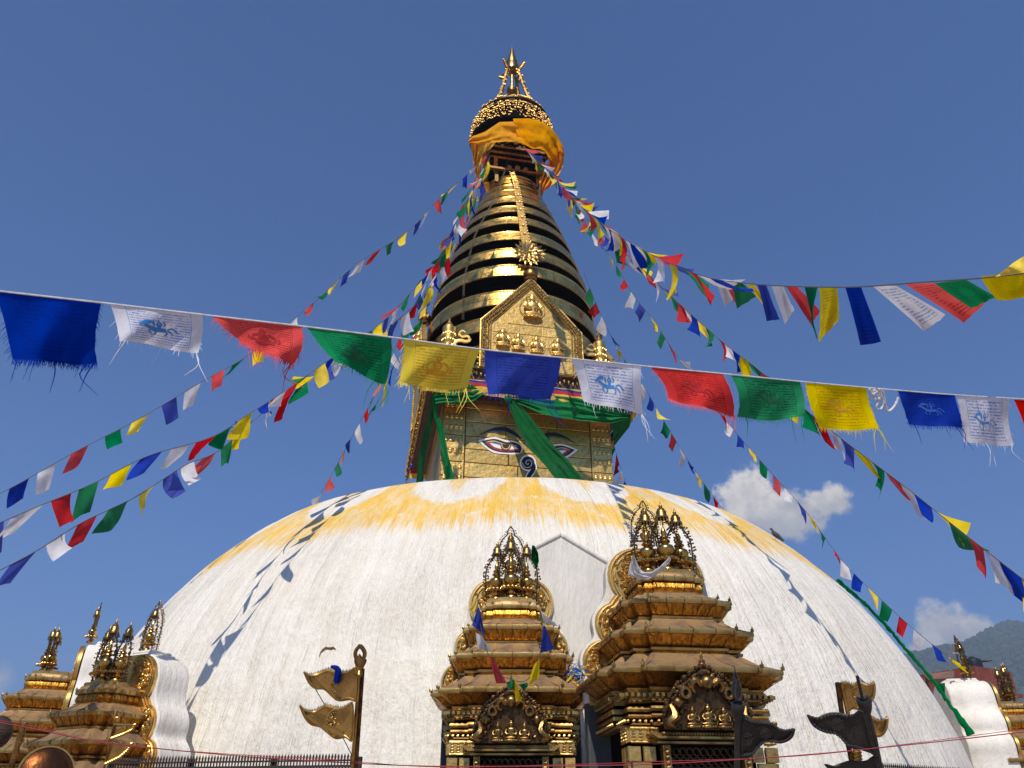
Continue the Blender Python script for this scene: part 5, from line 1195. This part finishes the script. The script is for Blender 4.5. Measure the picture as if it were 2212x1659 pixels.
# upper right string: small far flags that grow towards the viewer, the near ones laid out one by one
T = thing('prayer_flag_string', 'long string from the spire to the upper right edge with large flags near its end', 'prayer flags', group='strings of small prayer flags')
WAY = [(2270, 584, 4.6), (2130, 600, 4.9), (1990, 610, 5.3), (1850, 620, 5.8), (1720, 619, 6.5), (1620, 613, 7.2), (1540, 602, 8), (1480, 583, 8.8), (1420, 556, 9.9), (1360, 524, 11.4), (1310, 490, 13.2), (1250, 440, 16.2), (1200, 385, 20), (1130, 318, 24)]
C = cordpath(WAY, 160); m = MB(); m.tube(C, .005, 4); m.build('cord', 'cord_dark', T)
def near_flag(T, tl, tr, br, bl, d0, d1, col, seed, text=True, n=14, bulge=.05, curlb=0, name='flag', mt=None, fringe=0, emblem=None):
    r_ = random.Random(seed); rows = []; ph = r_.uniform(0, 6)
    bowl, bowr, sag_ = r_.uniform(-7, 12), r_.uniform(-8, 8), r_.uniform(-5, 7); w_ = (V(tr)-V(tl)).length; sz = w_*d0/FPX
    def S(s, f):
        q = (V((*tl, d0)).lerp(V((*tr, d1)), s)).lerp(V((*bl, d0)).lerp(V((*br, d1)), s), f)
        wv = bulge*f*(math.sin(ph + s*5 + f*2.2)) + bulge*.5*math.sin(ph*2 + s*11 + f*4)*f + curlb*f*f
        edge = 1.2*NZ.noise((s*6, f*6, seed)); k_ = w_/160
        bow = (math.sin(f*math.pi)*(bowl*(1-s) + bowr*s) + math.sin(f*5 + ph)*1.6*f)*k_
        dip = (sag_*math.sin(s*math.pi) + 2.2*math.sin(s*7 + ph)*f)*f*k_
        return PD(q.x + edge*f*2 + bow, q.y + edge*f + dip, q.z + wv)
    n2 = int(n*.8)
    rows = [[S(j/(n-1), i/(n2-1)) for j in range(n)] for i in range(n2)]
    m = MB(); m.grid(rows[::1], uv=True)
    for k_ in list(m.uv): u_, v_ = m.uv[k_]; m.uv[k_] = (u_, 1-v_)
    o = m.build(name, mt or (('big_' if text else 'flag_') + col), T, 80)
    if fringe:
        m = MB()
        for i in range(fringe):
            s = (i + r_.uniform(.0, 1))/fringe; p = S(s, 1.0); L = r_.uniform(.012, .032)*(1 if r_.random() < .94 else r_.uniform(2, 4)); dx = r_.uniform(-.25, .25)
            q = smooth_path([p + V((0, 0, .006)), p + V((dx*L*.5, 0, -L*.5)), p + V((dx*L*1.2, r_.uniform(-.01, .01), -L))], 4); m.tube(q, [.0016, .0014, .001, .0006], 3, cap=False)
        for (s0) in (0, 1):
            for i in range(fringe//6):
                p = S(s0, r_.random()); q = p + V(((-1 if s0 == 0 else 1)*r_.uniform(.004, .02), 0, -r_.uniform(.005, .04))); m.tube([p, q], [.0012, .0005], 3, cap=False)
        for i in range(3):
            s = r_.choice((r_.random(), .97)); p = S(s, .98); q = smooth_path([p, p + V((r_.uniform(-.03, .03), 0, -.06)), p + V((r_.uniform(-.05, .08), 0, -r_.uniform(.1, .17)))], 8); m.tube(q, [.0022]*4 + [.0016, .0014, .001, .0006], 4, cap=False)
        m.build('fringe', mt or ('flag_' + col), o, kind='stuff')
    if emblem:
        m = MB(); ls = EMB[emblem]
        for st in ls:
            wd_ = st[0]; P = smooth_path([(x, y, 0) for x, y in st[1:]], max(8, 3*len(st)))
            for side in (-1, 1):
                Q = []; N_ = []
                for p in P:
                    s, f = .5 + (p.x-.5)*.46, .5 + (p.y-.5)*.46; a = S(s, f); e1 = S(s+.02, f) - a; e2 = S(s, f+.02) - a; nn = e1.cross(e2).normalized(); Q.append(a + nn*.0022*side); N_.append(nn)
                m.ribbon(Q, wd_*sz*.46, N_)
        m.build('emblem', 'ink_' + col, o, 0)
    return o
EMB = {'horse': [(.10, (.30,.55),(.42,.60),(.55,.58),(.66,.56)), (.075, (.30,.55),(.20,.45),(.10,.32),(.16,.22),(.30,.2)), (.04, (.08,.30),(.02,.36),(.05,.42)), (.035, (.30,.58),(.22,.72),(.28,.86)), (.035, (.36,.62),(.40,.78),(.34,.9)), (.035, (.62,.60),(.70,.74),(.64,.88)), (.035, (.68,.56),(.80,.68),(.84,.82)), (.035, (.70,.52),(.82,.42),(.90,.52),(.98,.66)), (.03, (.14,.16),(.26,.12),(.38,.24),(.36,.42)), (.09, (.48,.50),(.50,.40),(.49,.30)), (.04, (.44,.30),(.5,.14),(.56,.30),(.5,.34),(.44,.30)), (.03, (.5,.12),(.5,.02)), (.03, (.40,.36),(.34,.22),(.40,.12)), (.03, (.60,.36),(.66,.22),(.60,.12))],
       'crest': [(.05, (.5,.02),(.42,.14),(.5,.22),(.58,.14),(.5,.02)), (.06, (.5,.3),(.38,.42),(.42,.6),(.5,.66),(.58,.6),(.62,.42),(.5,.3)), (.05, (.36,.3),(.22,.42),(.16,.6),(.24,.78),(.38,.82)), (.05, (.64,.3),(.78,.42),(.84,.6),(.76,.78),(.62,.82)), (.06, (.2,.9),(.35,.86),(.5,.92),(.65,.86),(.8,.9)), (.03, (.44,.46),(.5,.52),(.56,.46)), (.035, (.3,.7),(.4,.74),(.5,.78),(.6,.74),(.7,.7)), (.03, (.1,.5),(.04,.64),(.12,.8)), (.03, (.9,.5),(.96,.64),(.88,.8))]}
dU = lambda u: 4.6 + (2270-u)/(2270-1480)*4.2*((2270-u)/(2270-1480))**.35
NEAR = [('yellow', (2118,597), (2225,585), (2235,640), (2155,648), 31), ('green', (2018,612), (2085,603), (2152,640), (2098,665), 32), ('red', (1955,614), (2018,611), (2132,650), (2082,698), 33), ('white', (1885,618), (1935,617), (2042,680), (1995,715), 34),
        ('blue', (1826,621), (1860,620), (1903,738), (1858,746), 35), ('yellow', (1770,621), (1808,621), (1812,690), (1768,738), 36), ('green', (1738,620), (1766,621), (1750,690), (1768,740), 37), ('red', (1698,619), (1722,620), (1772,672), (1752,702), 38), ('white', (1666,617), (1692,619), (1716,668), (1696,701), 39),
        ('blue', (1636,615), (1656,617), (1684,690), (1656,694), 40), ('yellow', (1612,613), (1630,615), (1672,668), (1660,672), 41), ('green', (1582,610), (1604,612), (1634,640), (1592,667), 42), ('red', (1562,607), (1582,610), (1600,625), (1588,655), 43), ('white', (1544,603), (1562,606), (1592,640), (1566,662), 44)]
for c_, a, b_, c2, d2, sd in NEAR: near_flag(T, a, b_, c2, d2, dU(a[0]), dU(b_[0]), c_, sd, text=(a[0] > 1760), n=12, bulge=.045)
near_flag(T, (2150, 560+38), (2225, 587), (2232, 538), (2160, 590), 4.7, 4.5, 'yellow', 47, True, 12, .05)
L = [0]
for a, b_ in zip(C, C[1:]): L.append(L[-1] + (b_-a).length)
i0 = next(i for i, p in enumerate(C) if (p - PD(1536, 601, 8.05)).length < .35); k = 0; r_ = random.Random(77); s = L[i0]
while s < L[-1]-.4:
    i = next(j for j in range(len(L)-1) if L[j+1] >= s); j = min(i+1, len(C)-1); d_ = (C[j]-C[i]).normalized(); a = C[i] + d_*(s-L[i]); sz = .34 + .03*min(1, (s-L[i0])/8)
    flag_quad(T, a, a + d_*sz*.85, V((.55 + r_.uniform(-.35, .3), r_.uniform(-.3, .3), -.75 + r_.uniform(-.15, .25))).normalized()*sz*1.1, 1, CYC[k % 5], 900+k, .45, 6, twist=.3); s += sz*1.0; k += 1
# foreground string of thirteen printed flags
T = thing('prayer_flag_string', 'near string of large printed flags stretched across the whole view', 'prayer flags')
dF = lambda u: 1/(.345 - (.345-.19)*u/2212)
CW = [(-140, 612), (0, 629), (220, 654), (440, 680), (655, 705), (850, 729), (1045, 755), (1230, 774), (1405, 792), (1580, 809), (1740, 825), (1940, 843), (2065, 853), (2212, 862), (2330, 870)]
m = MB(); m.tube(smooth_path([PD(u, v, dF(u)) for u, v in CW], 80), .004, 6); m.build('cord', 'cord_white', T)
BIG = [('blue', (-14,627), (218,653), (208,783), (26,772), None, 150, 0), ('white', (238,657), (437,681), (426,764), (256,737), 'horse', 12, 0), ('red', (460,684), (652,704), (634,790), (520,738), 'crest', 90, 0), ('green', (664,708), (845,729), (830,832), (722,780), 'crest', 26, 0),
       ('yellow', (872,733), (1038,753), (1008,838), (859,826), 'crest', 90, 0), ('blue', (1047,757), (1212,773), (1187,862), (1053,850), None, 90, 0), ('white', (1235,776), (1385,791), (1391,895), (1262,866), 'horse', 26, 0), ('red', (1405,794), (1560,807), (1588,900), (1447,862), 'horse', 90, 0),
       ('green', (1580,811), (1728,825), (1738,900), (1592,902), 'horse', 50, 0), ('yellow', (1740,827), (1872,838), (1898,926), (1770,926), 'horse', 60, 0), ('blue', (1940,844), (2062,853), (2082,926), (1964,918), 'horse', 70, 0), ('white', (2066,855), (2180,862), (2190,960), (2081,953), 'horse', 20, 0), ('red', (2190,863), (2310,870), (2330,960), (2222,955), None, 60, 0)]
for i, (c_, tl, tr, br, bl, em, fr_, cb) in enumerate(BIG): near_flag(T, tl, tr, br, bl, dF(tl[0]), dF(tr[0]), c_, 60+i, True, 26, .035, cb, mt='big_' + c_, fringe=fr_, emblem=em)
m = MB(); kn = [PD(u, v, dF(u)-.01) for u, v in ((1878,840),(1885,852),(1895,846),(1900,862),(1892,880),(1902,884),(1908,870),(1900,845),(1895,838),(1908,848),(1912,872),(1918,888),(1930,880),(1938,866),(1940,858))]
m.tube(smooth_path(kn, 60), [.007 + .004*NZ.noise((i*.9, 0, 0)) for i in range(60)], 6)
for i in range(10): q = PD(1893+rnd.uniform(-12, 8), 848+rnd.uniform(-8, 14), dF(1893)-.01); m.ball(q, rnd.uniform(.006, .013), 6, 4)
m.build('knot', 'cord_white', T)
# small flags hanging in a V over the smaller middle shrine
T = thing('prayer_flag_string', 'short string of flags hanging in a V over the smaller middle shrine', 'prayer flags'); d = 8.75
way = [(398, 590), (400, 640), (430, 790), (470, 930), (540, 1050), (620, 1085), (700, 1100), (760, 1040), (800, 930), (825, 800), (815, 720), (800, 640)]
m = MB(); m.tube(smooth_path([PD(*zS1(*p), d - .25*max(0, (p[1]-600)/500)) for p in way], 40), .005, 5); m.build('cord', 'cord_dark', T)
for i, (c_, q) in enumerate([('blue', ((405,612),(415,640),(448,800),(362,735))), ('white', ((385,780),(425,800),(490,905),(400,880))), ('red', ((470,930),(500,955),(592,1110),(520,1110))), ('green', ((585,1105),(630,1085),(660,1130),(600,1150))), ('yellow', ((632,1085),(645,1085),(690,1235),(645,1215))), ('green', ((665,1120),(720,1105),(725,1120),(700,1165))), ('yellow', ((760,1000),(800,945),(800,1070),(725,1125))), ('blue', ((825,735),(838,740),(893,890),(805,915))), ('white', ((805,630),(825,660),(930,745),(835,720))), ('yellow', ((378, 590), (388, 590), (385, 640), (335, 640)))]):
    q = [zS1(*p) for p in q]; dd = [d - .25*max(0, (p[1]*1.0)/1)*0 for p in q]; dep = d - .06 - .25*max(0, ((q[0][1]*1.15732-1280)*2.592-600)/500)
    near_flag(T, *q, dep, dep, c_, 400+i, False, 9, .045)
# haze: the thin dry-season air between here and the hill
hm = bpy.data.materials.new('haze_air'); hm.use_nodes = True; nt = hm.node_tree; nt.nodes.remove(nt.nodes['Principled BSDF']); pv = nt.nodes.new('ShaderNodeVolumePrincipled')
pv.inputs['Color'].default_value = (.62, .78, 1, 1); pv.inputs['Density'].default_value = .00050; pv.inputs['Anisotropy'].default_value = 0.1
nt.links.new(pv.outputs[0], nt.nodes['Material Output'].inputs['Volume'])
m = MB(); m.box((600, 900, 175), (6200, 3400, 620)); hz = m.build('haze', hm, None, 0, kind='stuff', label='thin bluish haze in front of the distant hill', cat='haze')
